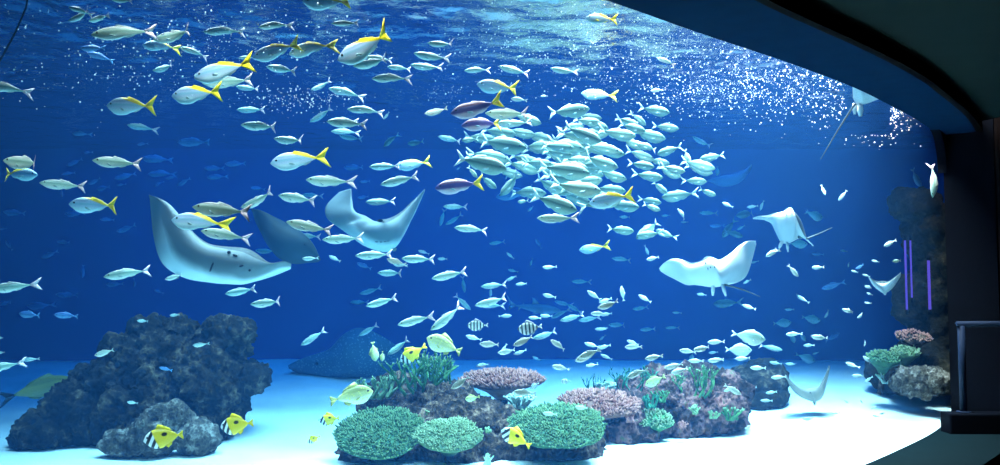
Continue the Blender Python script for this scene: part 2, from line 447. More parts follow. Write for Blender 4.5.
M_STAG = mat_coral('bright_green_coral', (.022, .105, .038), (.085, .21, .07)); M_STAGT = mat_coral('pale_coral_tip', (.20, .32, .15), (.30, .42, .22))
M_DKGREEN = mat_coral('deep_green_coral', (.012, .10, .055), (.035, .19, .11))
M_SOFT = mat_coral('milky_soft_coral', (.30, .44, .36), (.46, .56, .48))

def cone(verts, faces, fm, base, tip, r, n=5, tipmat=1):
    ax = (tip - base).normalized(); a = ax.orthogonal().normalized(); b = ax.cross(a)
    s = len(verts)
    for rr, c in ((r, base), (r * .85, base.lerp(tip, .6)), (r * .5, tip)):
        for i in range(n):
            t = 2 * math.pi * i / n; verts.append(c + (a * math.cos(t) + b * math.sin(t)) * rr)
    verts.append(tip + ax * r * .4)
    for k in (0, 1):
        for i in range(n):
            j = (i + 1) % n; faces.append((s + k * n + i, s + k * n + j, s + (k + 1) * n + j, s + (k + 1) * n + i)); fm.append(0 if k == 0 else tipmat)
    for i in range(n):
        faces.append((s + 2 * n + i, s + 2 * n + (i + 1) % n, s + 3 * n)); fm.append(tipmat)

def table_coral(name, px, py, d, wpx, hpx, mats, label, seed, tilt=0, stalk=.25, knob=.030, nk=700, dome=.05):
    """a plate of coral: outline wpx wide, and hpx tall in the photograph, standing on a stalk"""
    rnd = random.Random(seed)
    c = P(px, py, d); rx = wpx / 2 * d / F
    elev = math.atan2(CAMZ - c.z, d)                       # how far we look down on it
    ry = rx * .85
    need = (hpx / 2 * d / F)                               # visible half-height -> lean towards the visitors
    lean = math.asin(max(.05, min(.95, need / ry))) - elev
    root = empty(name, c); tag(root, label, 'coral')
    root.rotation_euler = (lean, tilt, rnd.uniform(-.2, .2))
    rim = [1 + .13 * noise.noise(Vector((math.cos(t) * 1.6, math.sin(t) * 1.6, seed * 3.7))) + .05 * noise.noise(Vector((math.cos(t) * 5, math.sin(t) * 5, seed)))
           for t in [2 * math.pi * i / 48 for i in range(48)]]
    def rimr(t):
        k = (t % (2 * math.pi)) / (2 * math.pi) * 48; i = int(k) % 48; return rim[i] + (rim[(i + 1) % 48] - rim[i]) * (k - int(k))
    def top(rr, t): return dome * (1 - rr * rr) + .02 * noise.noise(Vector((rr * math.cos(t) * 4, rr * math.sin(t) * 4, seed)))
    verts, faces = [], []
    rings = [(.02, 0), (.25, 0), (.5, 0), (.75, 0), (.93, 0), (1.0, -.012), (.97, -.035), (.7, -.07), (.4, -.13), (.2, -.2)]
    for k, (rr, dz) in enumerate(rings):
        for i in range(48):
            t = 2 * math.pi * i / 48; q = rr * rimr(t) if rr > .3 else rr
            z = (top(rr, t) if k < 5 else dz)
            verts.append((q * rx * math.cos(t), q * ry * math.sin(t), z))
    for k in range(len(rings) - 1):
        for i in range(48):
            j = (i + 1) % 48; faces.append((k * 48 + i, (k + 1) * 48 + i, (k + 1) * 48 + j, k * 48 + j))
    faces.append(tuple(range(48))); faces.append(tuple(reversed(range((len(rings) - 1) * 48, len(rings) * 48))))
    mesh_obj('plate', verts, faces, mats[0], root)
    kv, kf, km = [], [], []
    for i in range(nk):
        rr = math.sqrt(rnd.random()) * 1.0; t = rnd.uniform(0, 2 * math.pi); q = rr * rimr(t)
        b = Vector((q * rx * math.cos(t), q * ry * math.sin(t), top(min(rr, .93), t) - .008 - (.012 if rr > .95 else 0)))
        dv = Vector((math.cos(t) * rr * .8 + rnd.gauss(0, .25), math.sin(t) * rr * .8 + rnd.gauss(0, .25), 1)).normalized()
        cone(kv, kf, km, b, b + dv * knob * rnd.uniform(.7, 1.7), knob * rnd.uniform(.28, .42))
    br = mesh_obj('branchlets', kv, kf, list(mats), root, fm=km)
    sv_, sf_ = [], []
    for k, (rr, z) in enumerate([(.24, -.13), (.16, -.2), (.13, -.3), (.17, -.3 - stalk)]):
        for i in range(16):
            t = 2 * math.pi * i / 16; w_ = rr * rx * (1 + .2 * noise.noise(Vector((math.cos(t) * 2, math.sin(t) * 2, z * 6 + seed))))
            sv_.append((w_ * math.cos(t), w_ * math.sin(t), z))
    for k in range(3):
        for i in range(16):
            j = (i + 1) % 16; sf_.append((k * 16 + i, (k + 1) * 16 + i, (k + 1) * 16 + j, k * 16 + j))
    sf_.append(tuple(range(15, -1, -1))[::-1]); sf_.append(tuple(reversed(range(48, 64))))
    mesh_obj('stalk', sv_, sf_, M_REEF, root)
    return root

table_coral('table_coral', 380, 432, 8.25, 90, 47, GREEN, 'large round green table coral at the left end of the reef', 11, nk=1700, knob=.024)
table_coral('table_coral', 449, 434, 8.15, 68, 30, PGREEN, 'small pale green table coral between the two large green ones', 12, nk=1100, knob=.022, stalk=.12)
table_coral('table_coral', 557, 425, 8.3, 98, 42, GREEN, 'large oval green table coral beside the yellow foxface', 13, nk=1700, knob=.024)
table_coral('table_coral', 502, 379, 9.5, 78, 15, BROWN, 'brown table coral raised on a dark stalk, with pinkish tips', 14, nk=800, knob=.036, stalk=.40)
table_coral('table_coral', 600, 403, 9.3, 80, 26, BROWN, 'brown table coral behind the large oval green one', 15, nk=800, knob=.036, stalk=.3)
table_coral('table_coral', 654, 419, 9.3, 36, 17, (M_STAG, PGREEN[1]), 'small bright green plate coral on the front of the pinkish reef', 16, nk=300, stalk=.1)
table_coral('table_coral', 913, 337, 11.0, 32, 9, (M_REEF, BROWN[1]), 'tan shelf coral on the tall rock pillar at right', 17, nk=200, stalk=.15)
table_coral('table_coral', 905, 352, 10.9, 28, 6, PGREEN, 'thin pale shelf coral under the tan one at right', 18, nk=150, stalk=.12)
table_coral('table_coral', 884, 358, 10.9, 34, 10, GREEN, 'broad green shelf coral left of the pale one at right', 19, nk=200, stalk=.15)

def tube(verts, faces, path, radii, n=6, cap=True):
    s = len(verts); m = len(path)
    ref = Vector((.31, .87, .2)).normalized()
    for k, p in enumerate(path):
        tg = (path[min(k + 1, m - 1)] - path[max(k - 1, 0)]).normalized()
        a = tg.cross(ref)
        a = a.normalized() if a.length > 1e-4 else tg.orthogonal().normalized()
        b = tg.cross(a)
        for i in range(n):
            t = 2 * math.pi * i / n; verts.append(p + (a * math.cos(t) + b * math.sin(t)) * radii[k])
    for k in range(m - 1):
        for i in range(n):
            j = (i + 1) % n; faces.append((s + k * n + i, s + k * n + j, s + (k + 1) * n + j, s + (k + 1) * n + i))
    if cap:
        faces.append(tuple(s + i for i in reversed(range(n)))); faces.append(tuple(s + (m - 1) * n + i for i in range(n)))

def branching(name, base, h, spread, stems, label, seed, mat, r0=.022, depth=3, cat='coral', tips=True):
    """a bush of forking branches; each main stem a part"""
    rnd = random.Random(seed); root = empty(name, base); tag(root, label, cat)
    for sidx in range(stems):
        v, f, ends = [], [], []
        def grow(p, dr, ln, r, lev):
            path = [p]; q = p.copy(); d_ = dr.copy()
            for k in range(4):
                d_ = (d_ + Vector((rnd.gauss(0, .16), rnd.gauss(0, .16), rnd.uniform(-.02, .16)))).normalized()
                q = q + d_ * ln / 4; path.append(q.copy())
            tube(v, f, path, [r * (1 - .1 * k) for k in range(5)], 6)
            if lev > 0:
                for z in range(rnd.choice((2, 2, 3))):
                    nd = (d_ + Vector((rnd.gauss(0, .55), rnd.gauss(0, .55), rnd.uniform(-.1, .5)))).normalized()
                    grow(q - d_ * r * .5, nd, ln * rnd.uniform(.55, .8), max(r * .68, .0055), lev - 1)
            else: ends.append((q, r))
        a = rnd.uniform(0, 2 * math.pi)
        dr = Vector((math.cos(a) * spread, math.sin(a) * spread, 1)).normalized()
        grow(Vector((rnd.uniform(-.3, .3) * h * spread, rnd.uniform(-.2, .2) * h * spread, -.04)), dr, h * .45, r0, depth)
        tmp = mesh_obj('branch_raw', v, f, mat); raw = tmp.data
        md = tmp.modifiers.new('weld', 'REMESH'); md.mode = 'VOXEL'; md.voxel_size = .0055
        nm = bpy.data.meshes.new_from_object(tmp.evaluated_get(bpy.context.evaluated_depsgraph_get()))
        bpy.data.objects.remove(tmp); bpy.data.meshes.remove(raw)
        nm.name = 'branch'; nm.materials.clear(); nm.materials.append(mat)
        if tips:
            nm.materials.append(M_STAGT)
            for pl_ in nm.polygons:
                if any((pl_.center - q).length < r * 2.2 for q, r in ends): pl_.material_index = 1
        nm.polygons.foreach_set('use_smooth', [True] * len(nm.polygons))
        link(bpy.data.objects.new('branch', nm), root)
    return root
def at_ground(px, py, d): return P(px, py, d)
branching('branching_coral', P(416, 398, 9.0), .52, .85, 10, 'tall bright green branching coral at the back of the reef', 21, M_STAG, .026, 3)
branching('branching_coral', P(448, 396, 9.1), .46, .7, 6, 'yellow-green branching coral between the tall green one and the stalked brown table', 22, M_STAG, .02, 3)
branching('branching_coral', P(378, 394, 9.0), .26, 1.2, 11, 'bushy blue-green coral above the large round green table coral', 23, GREEN[1], .022, 3)
branching('branching_coral', P(487, 462, 8.0), .15, .7, 4, 'small milky green branching coral at the bottom edge below the foxface', 24, M_SOFT, .016, 2)
branching('branching_coral', P(634, 395, 9.7), .34, .9, 8, 'dark green spindly coral behind the right brown table coral', 25, M_DKGREEN, .014, 3, tips=False)
branching('branching_coral', P(650, 404, 9.3), .17, .9, 6, 'curly deep green coral above the small bright green plate', 26, M_DKGREEN, .02, 2, tips=False)
branching('branching_coral', P(677, 397, 9.6), .30, .7, 6, 'leafy green coral left of the yellow-green one on the pinkish reef', 27, M_STAG, .016, 3)
branching('branching_coral', P(700, 394, 9.6), .34, .8, 7, 'tallest yellow-green coral on top of the pinkish reef', 28, M_STAG, .016, 3)
branching('branching_coral', P(733, 416, 9.5), .20, 1.1, 10, 'mint green coral at the right foot of the pinkish reef', 29, M_STAG, .02, 2)
branching('branching_coral', P(697, 410, 9.2), .12, 1.0, 5, 'low pale green coral in the middle of the pinkish reef front', 30, GREEN[1], .016, 2)
branching('branching_coral', P(428, 411, 8.6), .07, 1.2, 5, 'tiny green coral tuft on the dark reef above the small pale table', 31, GREEN[1], .014, 2)
branching('branching_coral', P(489, 428, 8.3), .07, 1.2, 5, 'tiny blue-green coral tuft between small pale table and foxface', 32, GREEN[1], .014, 2)
branching('branching_coral', P(883, 380, 10.9), .16, .9, 5, 'pale green branching coral at the foot of the rock pillar', 33, M_SOFT, .016, 2)
branching('branching_coral', P(594, 398, 9.9), .34, .6, 4, 'thin dark green fronds sticking up behind the right brown table coral', 34, M_DKGREEN, .012, 2, tips=False)
M_PINKC = mat_coral('rosy_coral', (.22, .07, .06), (.42, .17, .14))
for n_, (px, py, d, h, sp, st, lab, m_) in enumerate([
    (722, 402, 9.35, .12, 1.2, 7, 'rosy stubby coral at the right shoulder of the pinkish reef', M_PINKC), (683, 424, 9.15, .10, 1.3, 7, 'rosy stubby coral low on the pinkish reef front', M_PINKC),
    (630, 418, 9.1, .10, 1.2, 7, 'rosy stubby coral under the right brown table coral', M_PINKC), (664, 398, 9.4, .16, 1.0, 7, 'bright green tuft between the curly deep green and leafy green corals', M_STAG),
    (712, 414, 9.2, .10, 1.2, 6, 'low olive-green tuft on the right of the pinkish reef front', GREEN[1]), (470, 418, 8.5, .07, 1.3, 6, 'rosy stubby coral on the dark reef under the stalked brown table', M_PINKC)]):
    branching('branching_coral', P(px, py, d), h, sp, st, lab, 60 + n_, m_, .016, 2, tips=False)
# milky anemone beside the stalked table
def anemone(px, py, d, r, label, seed):
    rnd = random.Random(seed); root = empty('soft_coral', P(px, py, d)); tag(root, label, 'soft coral')
    v, f = [], []
    tube(v, f, [Vector((0, 0, -.16)), Vector((0, 0, -.08)), Vector((0, 0, 0)), Vector((0, 0, .02))], [r * .5, r * .55, r * .8, r * .5], 16)
    mesh_obj('column', v, f, M_SOFT, root)
    v, f = [], []
    for i in range(46):
        a = rnd.uniform(0, 2 * math.pi); q = math.sqrt(rnd.random()) * r * .75
        p = Vector((q * math.cos(a), q * math.sin(a), .005)); dv = Vector((math.cos(a) * q / r + rnd.gauss(0, .25), math.sin(a) * q / r + rnd.gauss(0, .25), .9)).normalized()
        path = [p, p + dv * .05, p + dv * .09 + Vector((rnd.gauss(0, .01), rnd.gauss(0, .01), 0)), p + dv * .12 + Vector((rnd.gauss(0, .02), rnd.gauss(0, .02), -.01))]
        tube(v, f, path, [.012, .012, .01, .011], 6)
    mesh_obj('tentacles', v, f, M_SOFT, root)
anemone(520, 405, 9.0, .12, 'milky green soft coral beside the dark stalk of the brown table coral', 41)
anemone(606, 392, 9.9, .07, 'small milky soft coral tucked behind the right brown table coral', 42)

# violet reflections in the acrylic, built as glowing rods by the pillar
def violet_streak(px, y0, y1, d, r, label):  # glowing rod with made-up ends, standing in for a reflected streak
    root = empty('violet_streak', P(px, y1, d)); tag(root, label, 'reflection', 'violet reflections by the rock pillar')
    t = NT('violet_glow'); e = t.n('ShaderNodeEmission'); e.inputs[0].default_value = (.22, .12, .95, 1); e.inputs[1].default_value = .55; t.l(e.outputs[0], t.out.inputs[0])
    h = (P(px, y0, d) - P(px, y1, d)).length; v, f = [], []
    tube(v, f, [Vector((0, 0, 0)), Vector((0, 0, h * .5)), Vector((0, 0, h))], [r, r, r], 10); mesh_obj('streak_rod', v, f, t.m, root)
    for z in (0, h):
        v, f = [], []; tube(v, f, [Vector((0, 0, z - .03)), Vector((0, 0, z + .03))], [r * 1.4, r * 1.4], 10); mesh_obj('streak_end', v, f, M_JAMB, root)
violet_streak(907, 238, 312, 10.9, .012, 'thin violet streak of reflected light at the left edge of the rock pillar')
violet_streak(912, 238, 300, 10.9, .010, 'thinner violet streak of reflected light, middle one of three by the pillar')
violet_streak(930, 258, 312, 10.8, .016, 'thick violet streak of reflected light nearest the jamb')

# handrail and its kerb at the right
kb = tag(box('kerb_block', 4.48, 6.6, 9.05, 9.27, .04, .27, M_JAMB, bev=.015), 'black kerb block under the handrail at the right end of the ledge', 'kerb')
hr = empty('handrail', (4.67, 9.16, .27)); tag(hr, 'navy metal handrail standing on the black kerb block', 'handrail')
M_RAIL = solid('navy_metal', (.004, .012, .032), .7, .12, metal=0)
v, f = [], []; tube(v, f, [Vector((0, 0, 0)), Vector((0, 0, .5)), Vector((0, 0, .87))], [.035, .035, .035], 14); mesh_obj('post', v, f, M_RAIL, hr)
v, f = [], []; tube(v, f, [Vector((-.04, 0,   .885)), Vector((.9, 0, .89)), Vector((1.8, 0, .89))], [.03, .03, .03], 14); mesh_obj('top_rail', v, f, M_RAIL, hr)
v, f = [], []; tube(v, f, [Vector((0, 0, 0)), Vector((0, 0, .012))], [.07, .07], 16); mesh_obj('base_flange', v, f, M_RAIL, hr)
v, f = [], []; tube(v, f, [Vector((1.7, 0, 0)), Vector((1.7, 0, .5)), Vector((1.7, 0, .87))], [.035, .035, .035], 14); mesh_obj('post', v, f, M_RAIL, hr)

# a thin dark cable hanging in the upper left of the tank
v, f = [], []; c0 = P(8, 30, 5.6); tube(v, f, [P(29, -10, 5.6) - c0, P(26, 8, 5.6) - c0, P(15, 33, 5.6) - c0, P(-6, 72, 5.6) - c0], [.006] * 4, 6)
cb = mesh_obj('cable', v, f, solid('dark_cable', (.01, .015, .03), .7, .1)); cb.location = c0
tag(cb, 'thin dark cable slanting down through the upper left corner of the tank', 'cable')
# ------------------------------------------------------------------ fish
def fish_mat(name, back, side, belly, rough=.35, special=None, spec=.5, mid=None):
    """countershaded skin, by the place on the body (object space: x to the nose, z up, length one)"""
    t = NT(name); b = t.n('ShaderNodeBsdfPrincipled'); b.inputs['Roughness'].default_value = rough; b.inputs['Specular IOR Level'].default_value = spec
    tc = t.n('ShaderNodeTexCoord'); s = t.n('ShaderNodeSeparateXYZ'); t.l(tc.outputs['Object'], s.inputs[0])
    nz = t.n('ShaderNodeTexNoise'); nz.inputs['Scale'].default_value = 18; nz.inputs['Detail'].default_value = 3
    t.l(tc.outputs['Object'], nz.inputs['Vector'])
    zz = t.math('ADD', t.math('MULTIPLY', s.outputs['Z'], 4.2), .5)
    zz = t.math('ADD', zz, t.math('MULTIPLY', t.math('SUBTRACT', nz.outputs[0], .5), .12))
    c = t.ramp(zz, [(.18, belly), (.45, side), (.66, side), (.80, back)])
    if mid: c = t.ramp(zz, [(.14, belly), (.36, side), (.53, mid), (.66, side), (.80, back), (.92, belly)])
    if special: c = special(t, s, c, nz)
    t.l(c, b.inputs['Base Color'])
    t.l(b.outputs[0], t.out.inputs[0]); return t.m

def step(t, v, lo, hi):
    if lo > hi: return t.math('SUBTRACT', 1.0, step(t, v, hi, lo))
    m = t.n('ShaderNodeMapRange'); m.interpolation_type = 'SMOOTHSTEP'; t.l(v, m.inputs[0])
    m.inputs[1].default_value = lo; m.inputs[2].default_value = hi; return m.outputs[0]
def sp_yellowback(t, s, c, nz):
    line = t.math('SUBTRACT', s.outputs['Z'], t.math('ADD', t.math('MULTIPLY', s.outputs['X'], .33), .060))
    return t.mix(step(t, line, -.012, .012), c, (.95, .68, .012))
def sp_purple(t, s, c, nz):
    return t.mix(step(t, s.outputs['X'], -.26, -.33), c, (.95, .68, .012))
def sp_foxface(t, s, c, nz):
    # striped snout, then yellow, with one dark blotch
    w = t.n('ShaderNodeTexWave'); w.wave_type = 'BANDS'; w.bands_direction = 'X'; w.inputs['Scale'].default_value = 2.1; w.inputs['Distortion'].default_value = 0
    tc = t.n('ShaderNodeTexCoord'); mp = t.n('ShaderNodeMapping'); mp.inputs['Rotation'].default_value = (0, .5, 0)
    t.l(tc.outputs['Object'], mp.inputs[0]); t.l(mp.outputs[0], w.inputs['Vector'])
    band = t.ramp(w.outputs[0], [(.45, (.015, .015, .02)), (.55, (.85, .87, .85))])
    head = step(t, t.math('ADD', s.outputs['X'], t.math('MULTIPLY', s.outputs['Z'], -.35)), .20, .23)
    c2 = t.mix(head, (.92, .66, .015), band)
    dx = t.math('MULTIPLY', t.math('ADD', s.outputs['X'], .02), 1.0); dz = t.math('MULTIPLY', t.math('SUBTRACT', s.outputs['Z'], .06), 1.5)
    r = t.math('SQRT', t.math('ADD', t.math('MULTIPLY', dx, dx), t.math('MULTIPLY', dz, dz)))
    return t.mix(step(t, r, .085, .055), c2, (.02, .016, .01))
def sp_bars(n, dark):
    def f(t, s, c, nz):
        v = t.math('SINE', t.math('MULTIPLY', t.math('ADD', s.outputs['X'], .02), n))
        return t.mix(step(t, v, .05, .35), c, dark)
    return f
def sp_spots(col, sc):
    def f(t, s, c, nz):
        v = t.n('ShaderNodeTexVoronoi'); v.inputs['Scale'].default_value = sc
        tc = t.n('ShaderNodeTexCoord'); t.l(tc.outputs['Object'], v.inputs['Vector'])
        return t.mix(step(t, v.outputs['Distance'], .34, .24), c, col)
    return f
YEL = solid('yellow_fin', (.95, .70, .012), .5, .3)
MINTFIN = solid('pale_fin', (.50, .58, .52), .45, .3)
PINKFIN = solid('pinkish_fin', (.78, .62, .62), .45, .3)
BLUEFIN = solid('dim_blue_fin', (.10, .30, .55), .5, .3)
OLIVEFIN = solid('olive_fin', (.42, .42, .12), .5, .3)
DARKFIN = solid('dark_fin', (.05, .06, .07), .5, .3)
GREYFIN = solid('grey_fin', (.3, .36, .4), .5, .3)
EYE = solid('fish_eye', (.012, .012, .014), .15, .6)
MUTED = solid('muted_fin', (.36, .50, .48), .6, .1)
KIND = {
 # depth/length, width ratio, deepest point, skin, tail, other fins, fork, real length, dorsal kind
 's': dict(name='silver_fusilier', h=.215, w=.50, peak=.40, skin=fish_mat('silver_fusilier_skin', (.34, .38, .34), (.46, .64, .51), (.76, .82, .72), mid=(.23, .40, .31)), tail=PINKFIN, fin=MINTFIN, fork=.62, L=.30, ts=.24),
 'y': dict(name='yellowtail_fusilier', h=.30, w=.42, peak=.36, skin=fish_mat('yellowtail_skin', (.30, .40, .55), (.42, .56, .68), (.55, .74, .74), mid=(.26, .50, .58), special=sp_yellowback), tail=YEL, fin=YEL, fork=.6, L=.36, ts=.30),
 'p': dict(name='purple_fusilier', h=.29, w=.42, peak=.38, skin=fish_mat('purple_skin', (.30, .10, .14), (.10, .06, .22), (.72, .52, .56), mid=(.07, .05, .20), special=sp_purple), tail=YEL, fin=PINKFIN, fork=.6, L=.36, ts=.28),
 't': dict(name='silver_trevally', h=.30, w=.44, peak=.36, skin=fish_mat('trevally_skin', (.15, .21, .15), (.16, .25, .165), (.34, .42, .30), mid=(.045, .10, .068)), tail=MINTFIN, fin=MINTFIN, fork=.72, L=.42, ts=.26),
 'r': dict(name='round_jack', h=.44, w=.36, peak=.42, skin=fish_mat('round_jack_skin', (.28, .44, .34), (.44, .62, .46), (.72, .80, .66)), tail=MINTFIN, fin=MINTFIN, fork=.6, L=.30, ts=.20),
 'c': dict(name='small_silver_fish', h=.27, w=.48, peak=.38, skin=fish_mat('small_fish_skin', (.34, .50, .46), (.58, .72, .63), (.78, .84, .76)), tail=MINTFIN, fin=MINTFIN, fork=.5, L=.14, ts=.20),
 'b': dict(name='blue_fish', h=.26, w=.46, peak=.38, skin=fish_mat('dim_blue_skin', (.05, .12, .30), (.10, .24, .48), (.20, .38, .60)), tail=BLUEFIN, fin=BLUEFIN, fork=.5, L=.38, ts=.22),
 'g': dict(name='foxface_rabbitfish', h=.46, w=.34, peak=.42, skin=fish_mat('foxface_skin', (.9, .6, .02), (.9, .6, .02), (.9, .6, .02), special=sp_foxface), tail=YEL, fin=YEL, fork=.2, L=.28, ts=.20),
 'h': dict(name='sergeant_damselfish', h=.48, w=.36, peak=.42, skin=fish_mat('sergeant_skin', (.6, .72, .66), (.72, .82, .78), (.85, .88, .85), special=sp_bars(42, (.02, .07, .09))), tail=MINTFIN, fin=GREYFIN, fork=.4, L=.17, ts=.20),
 'v': dict(name='olive_sweetlips', h=.42, w=.38, peak=.36, skin=fish_mat('sweetlips_skin', (.40, .42, .14), (.56, .58, .24), (.70, .70, .42), special=sp_spots((.78, .74, .2), 16)), tail=OLIVEFIN, fin=OLIVEFIN, fork=.2, L=.36, ts=.22),
 'w': dict(name='olive_wrasse', h=.30, w=.45, peak=.45, skin=fish_mat('wrasse_skin', (.40, .36, .06), (.62, .52, .10), (.7, .6, .2)), tail=DARKFIN, fin=OLIVEFIN, fork=.75, L=.75, ts=.24),
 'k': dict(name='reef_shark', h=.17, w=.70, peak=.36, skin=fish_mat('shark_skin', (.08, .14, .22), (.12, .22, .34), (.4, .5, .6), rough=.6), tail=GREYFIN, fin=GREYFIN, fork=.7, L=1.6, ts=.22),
}

def fish_geometry(k, bend, lod):
    """returns dict part -> (verts, faces); x nose +.5, tail tip -.5"""
    K = KIND[k]; ts = K['ts']; xb = -.5 + ts * .72      # tail base
    H = K['h'] / 2; pk = K['peak']; n = 12 if lod else 8; m = 15 if lod else 9
    def prof(u):                                        # u 0 nose .. 1 tail base
        if u < pk: q = math.sin(math.pi / 2 * (u / pk)) ** .72
        else:
            q = math.cos(math.pi / 2 * (u - pk) / (1 - pk)) ** .82
        return max(q * (1.0), 0)
    stub = .052 / max(K['h'], .2) * .5
    def hh(u): return H * max(prof(u), stub if u > .6 else .035)
    def by(x): return bend * (max(0, .15 - x)) ** 2 * 1.6
    parts = {}
    V, Fc = [], []
    for a in range(m):
        u = (a / (m - 1)) ** 1.12
        x = .5 + (xb - .5) * u; h = hh(u); wd = h * K['w'] * (1.0 - .35 * u)
        belly = 1.0 + (.12 if .15 < u < .6 else 0)
        for i in range(n):
            t = 2 * math.pi * i / n; sz = math.sin(t); z = h * sz * (belly if sz < 0 else .95)
            V.append(Vector((x, wd * math.copysign(abs(math.cos(t)) ** .9, math.cos(t)) + by(x), z - .01 * (1 - u))))
    for a in range(m - 1):
        for i in range(n):
            j = (i + 1) % n; Fc.append((a * n + i, a * n + j, (a + 1) * n + j, (a + 1) * n + i))
    Fc.append(tuple(range(n))[::-1]); Fc.append(tuple((m - 1) * n + i for i in range(n)))
    parts['body'] = (V, Fc)
    def blade(outline, root_th=.010):
        """outline: xz points round; a lens-thin fin"""
        cx = sum(p[0] for p in outline) / len(outline); cz = sum(p[1] for p in outline) / len(outline); c = len(outline)
        vs = [Vector((x, by(x), z)) for x, z in outline] + [Vector((cx, by(cx) + root_th / 2, cz)), Vector((cx, by(cx) - root_th / 2, cz))]
        fs = [(i, (i + 1) % c, c) for i in range(c)] + [((i + 1) % c, i, c + 1) for i in range(c)]
        return vs, fs
    fk = K['fork']; tz = ts * (.62 if k in 'sytp' else .55); e = H * stub * 1.0
    def lobe(sg, xtip, ztip):
        o = [(xb + .025, 0), (xb + .02, sg * e), (xb - ts * .25, sg * tz * .45), (xb - ts * .55, sg * tz * .85), (xtip, sg * ztip), (xb - ts * (.72 - .32 * fk) - .01, sg * tz * .5), (xb - ts * (.72 - .5 * fk), 0)]
        return blade(o if sg > 0 else o[::-1])
    up = 1.0 if k != 'k' else 1.7
    a1, a2 = lobe(1, -.5 - (.0 if k != 'k' else .03), tz * up), lobe(-1, -.5 + (0 if k != 'k' else .08), tz * (1.0 if k != 'k' else .6))
    nb = len(a1[0]); parts['tail_fin'] = (a1[0] + a2[0], a1[1] + [tuple(q + nb for q in f_) for f_ in a2[1]])
    def top_z(x): u = (.5 - x) / (.5 - xb); return hh(max(0, min(1, u)) ** 1.0) * .93
    def bot_z(x): u = (.5 - x) / (.5 - xb); return -hh(max(0, min(1, u))) * 1.02
    if k == 'k':
        parts['dorsal_fin'] = blade([(.10, top_z(.1) - .01), (.0, .17), (-.05, .175), (-.03, .10), (-.04, top_z(-.04) - .01)])
        parts['anal_fin'] = blade([(-.22, bot_z(-.22) + .01), (-.28, -.09), (-.27, bot_z(-.27) + .01)][::-1] + [(-.24, bot_z(-.24) + .01)])
    else:
        dh = {'g': .10, 'h': .10, 'v': .09, 'r': .04, 'y': .026, 's': .028, 'p': .026, 't': .034}.get(k, .04)
        xs = [.20, .12, .02, -.08, -.16, -.22] if k in 'ghvrw' else [.12, .06, 0, -.08, -.15, -.20]
        parts['dorsal_fin'] = blade([(xs[0], top_z(xs[0]) - .012), (xs[1], top_z(xs[1]) + dh), (xs[2], top_z(xs[2]) + dh * .8), (xs[3], top_z(xs[3]) + dh * .6), (xs[4], top_z(xs[4]) + dh * .5), (xs[5], top_z(xs[5]) - .01), (xs[3], top_z(xs[3]) - .02)])
        parts['anal_fin'] = blade([(.0, bot_z(0) + .012), (-.08, bot_z(-.08) + .02), (-.2, bot_z(-.2) + .01), (-.17, bot_z(-.17) - dh * .6), (-.08, bot_z(-.08) - dh * .8)])
    pv = .5 * K['h'] * K['w'] * .5
    def pect(sg):
        x0 = .20; z0 = -H * .35; y0 = hh(.42) * K['w'] * .80 * sg + by(x0); ln = .13 if k != 'k' else .24
        pts = [Vector((x0, y0 * .85, z0 + .012)), Vector((x0 - .01, y0 * .85, z0 - .02)), Vector((x0 - ln * .7, y0 + sg * .035, z0 - .055)), Vector((x0 - ln, y0 + sg * .05, z0 - .045)), Vector((x0 - ln * .7, y0 + sg * .045, z0 - .012))]
        if k == 'k': pts = [Vector((p.x, y0 + (p.y - y0) * 3.2, p.z - .02)) for p in pts]
        c = sum(pts, Vector()) / 5; q = len(pts)
        vs = pts + [c + Vector((0, .004 * sg, .003)), c - Vector((0, .004 * sg, .003))]
        return vs, [(i, (i + 1) % q, q) for i in range(q)] + [((i + 1) % q, i, q + 1) for i in range(q)]
    parts['pectoral_fin'] = [pect(1), pect(-1)]
    er = .020 if k not in 'k' else .008
    if k in 'cghvr': er = .028
    def eye(sg):
        u = .14; x = .5 + (xb - .5) * u; y = hh(u) * K['w'] * .88 * sg; z = hh(u) * .22
        vs, fs = [], []; a_, b_ = 7, 5
        for q in range(b_ + 1):
            ph = math.pi * q / b_
            for i in range(a_):
                th = 2 * math.pi * i / a_
                vs.append(Vector((x + er * math.sin(ph) * math.cos(th), y + er * .5 * math.cos(ph), z + er * math.sin(ph) * math.sin(th))))
        for q in range(b_):
            for i in range(a_):
                j = (i + 1) % a_; fs.append((q * a_ + i, q * a_ + j, (q + 1) * a_ + j, (q + 1) * a_ + i))
        return vs, fs
    parts['eye'] = [eye(1), eye(-1)]
    return parts

def to_mesh(name, vf, mats, fm=None):
    me = bpy.data.meshes.new(name); me.from_pydata([tuple(v) for v in vf[0]], [], vf[1])
    for m in mats: me.materials.append(m)
    me.polygons.foreach_set('use_smooth', [True] * len(me.polygons))
    if fm: me.polygons.foreach_set('material_index', fm)
    me.update(); return me
BENDS = (-.55, 0.0, .5)
FULL, LITE = {}, {}
def full_meshes(k, bi):
    if (k, bi) not in FULL:
        g = fish_geometry(k, BENDS[bi], True); K = KIND[k]; out = []
        out.append(('body', to_mesh(K['name'], g['body'], [K['skin']])))
        out.append(('tail_fin', to_mesh('tail_fin', g['tail_fin'], [K['tail']])))
        for q in ('dorsal_fin', 'anal_fin'): out.append((q, to_mesh(q, g[q], [K['fin'] if k != 'y' or q[0] == 'd' else MINTFIN])))
        for q in g['pectoral_fin']: out.append(('pectoral_fin', to_mesh('pectoral_fin', q, [MUTED if k in 'sytp' else K['fin']])))
        for q in g['eye']: out.append(('eye', to_mesh('eye', q, [EYE])))
        FULL[(k, bi)] = out
    return FULL[(k, bi)]
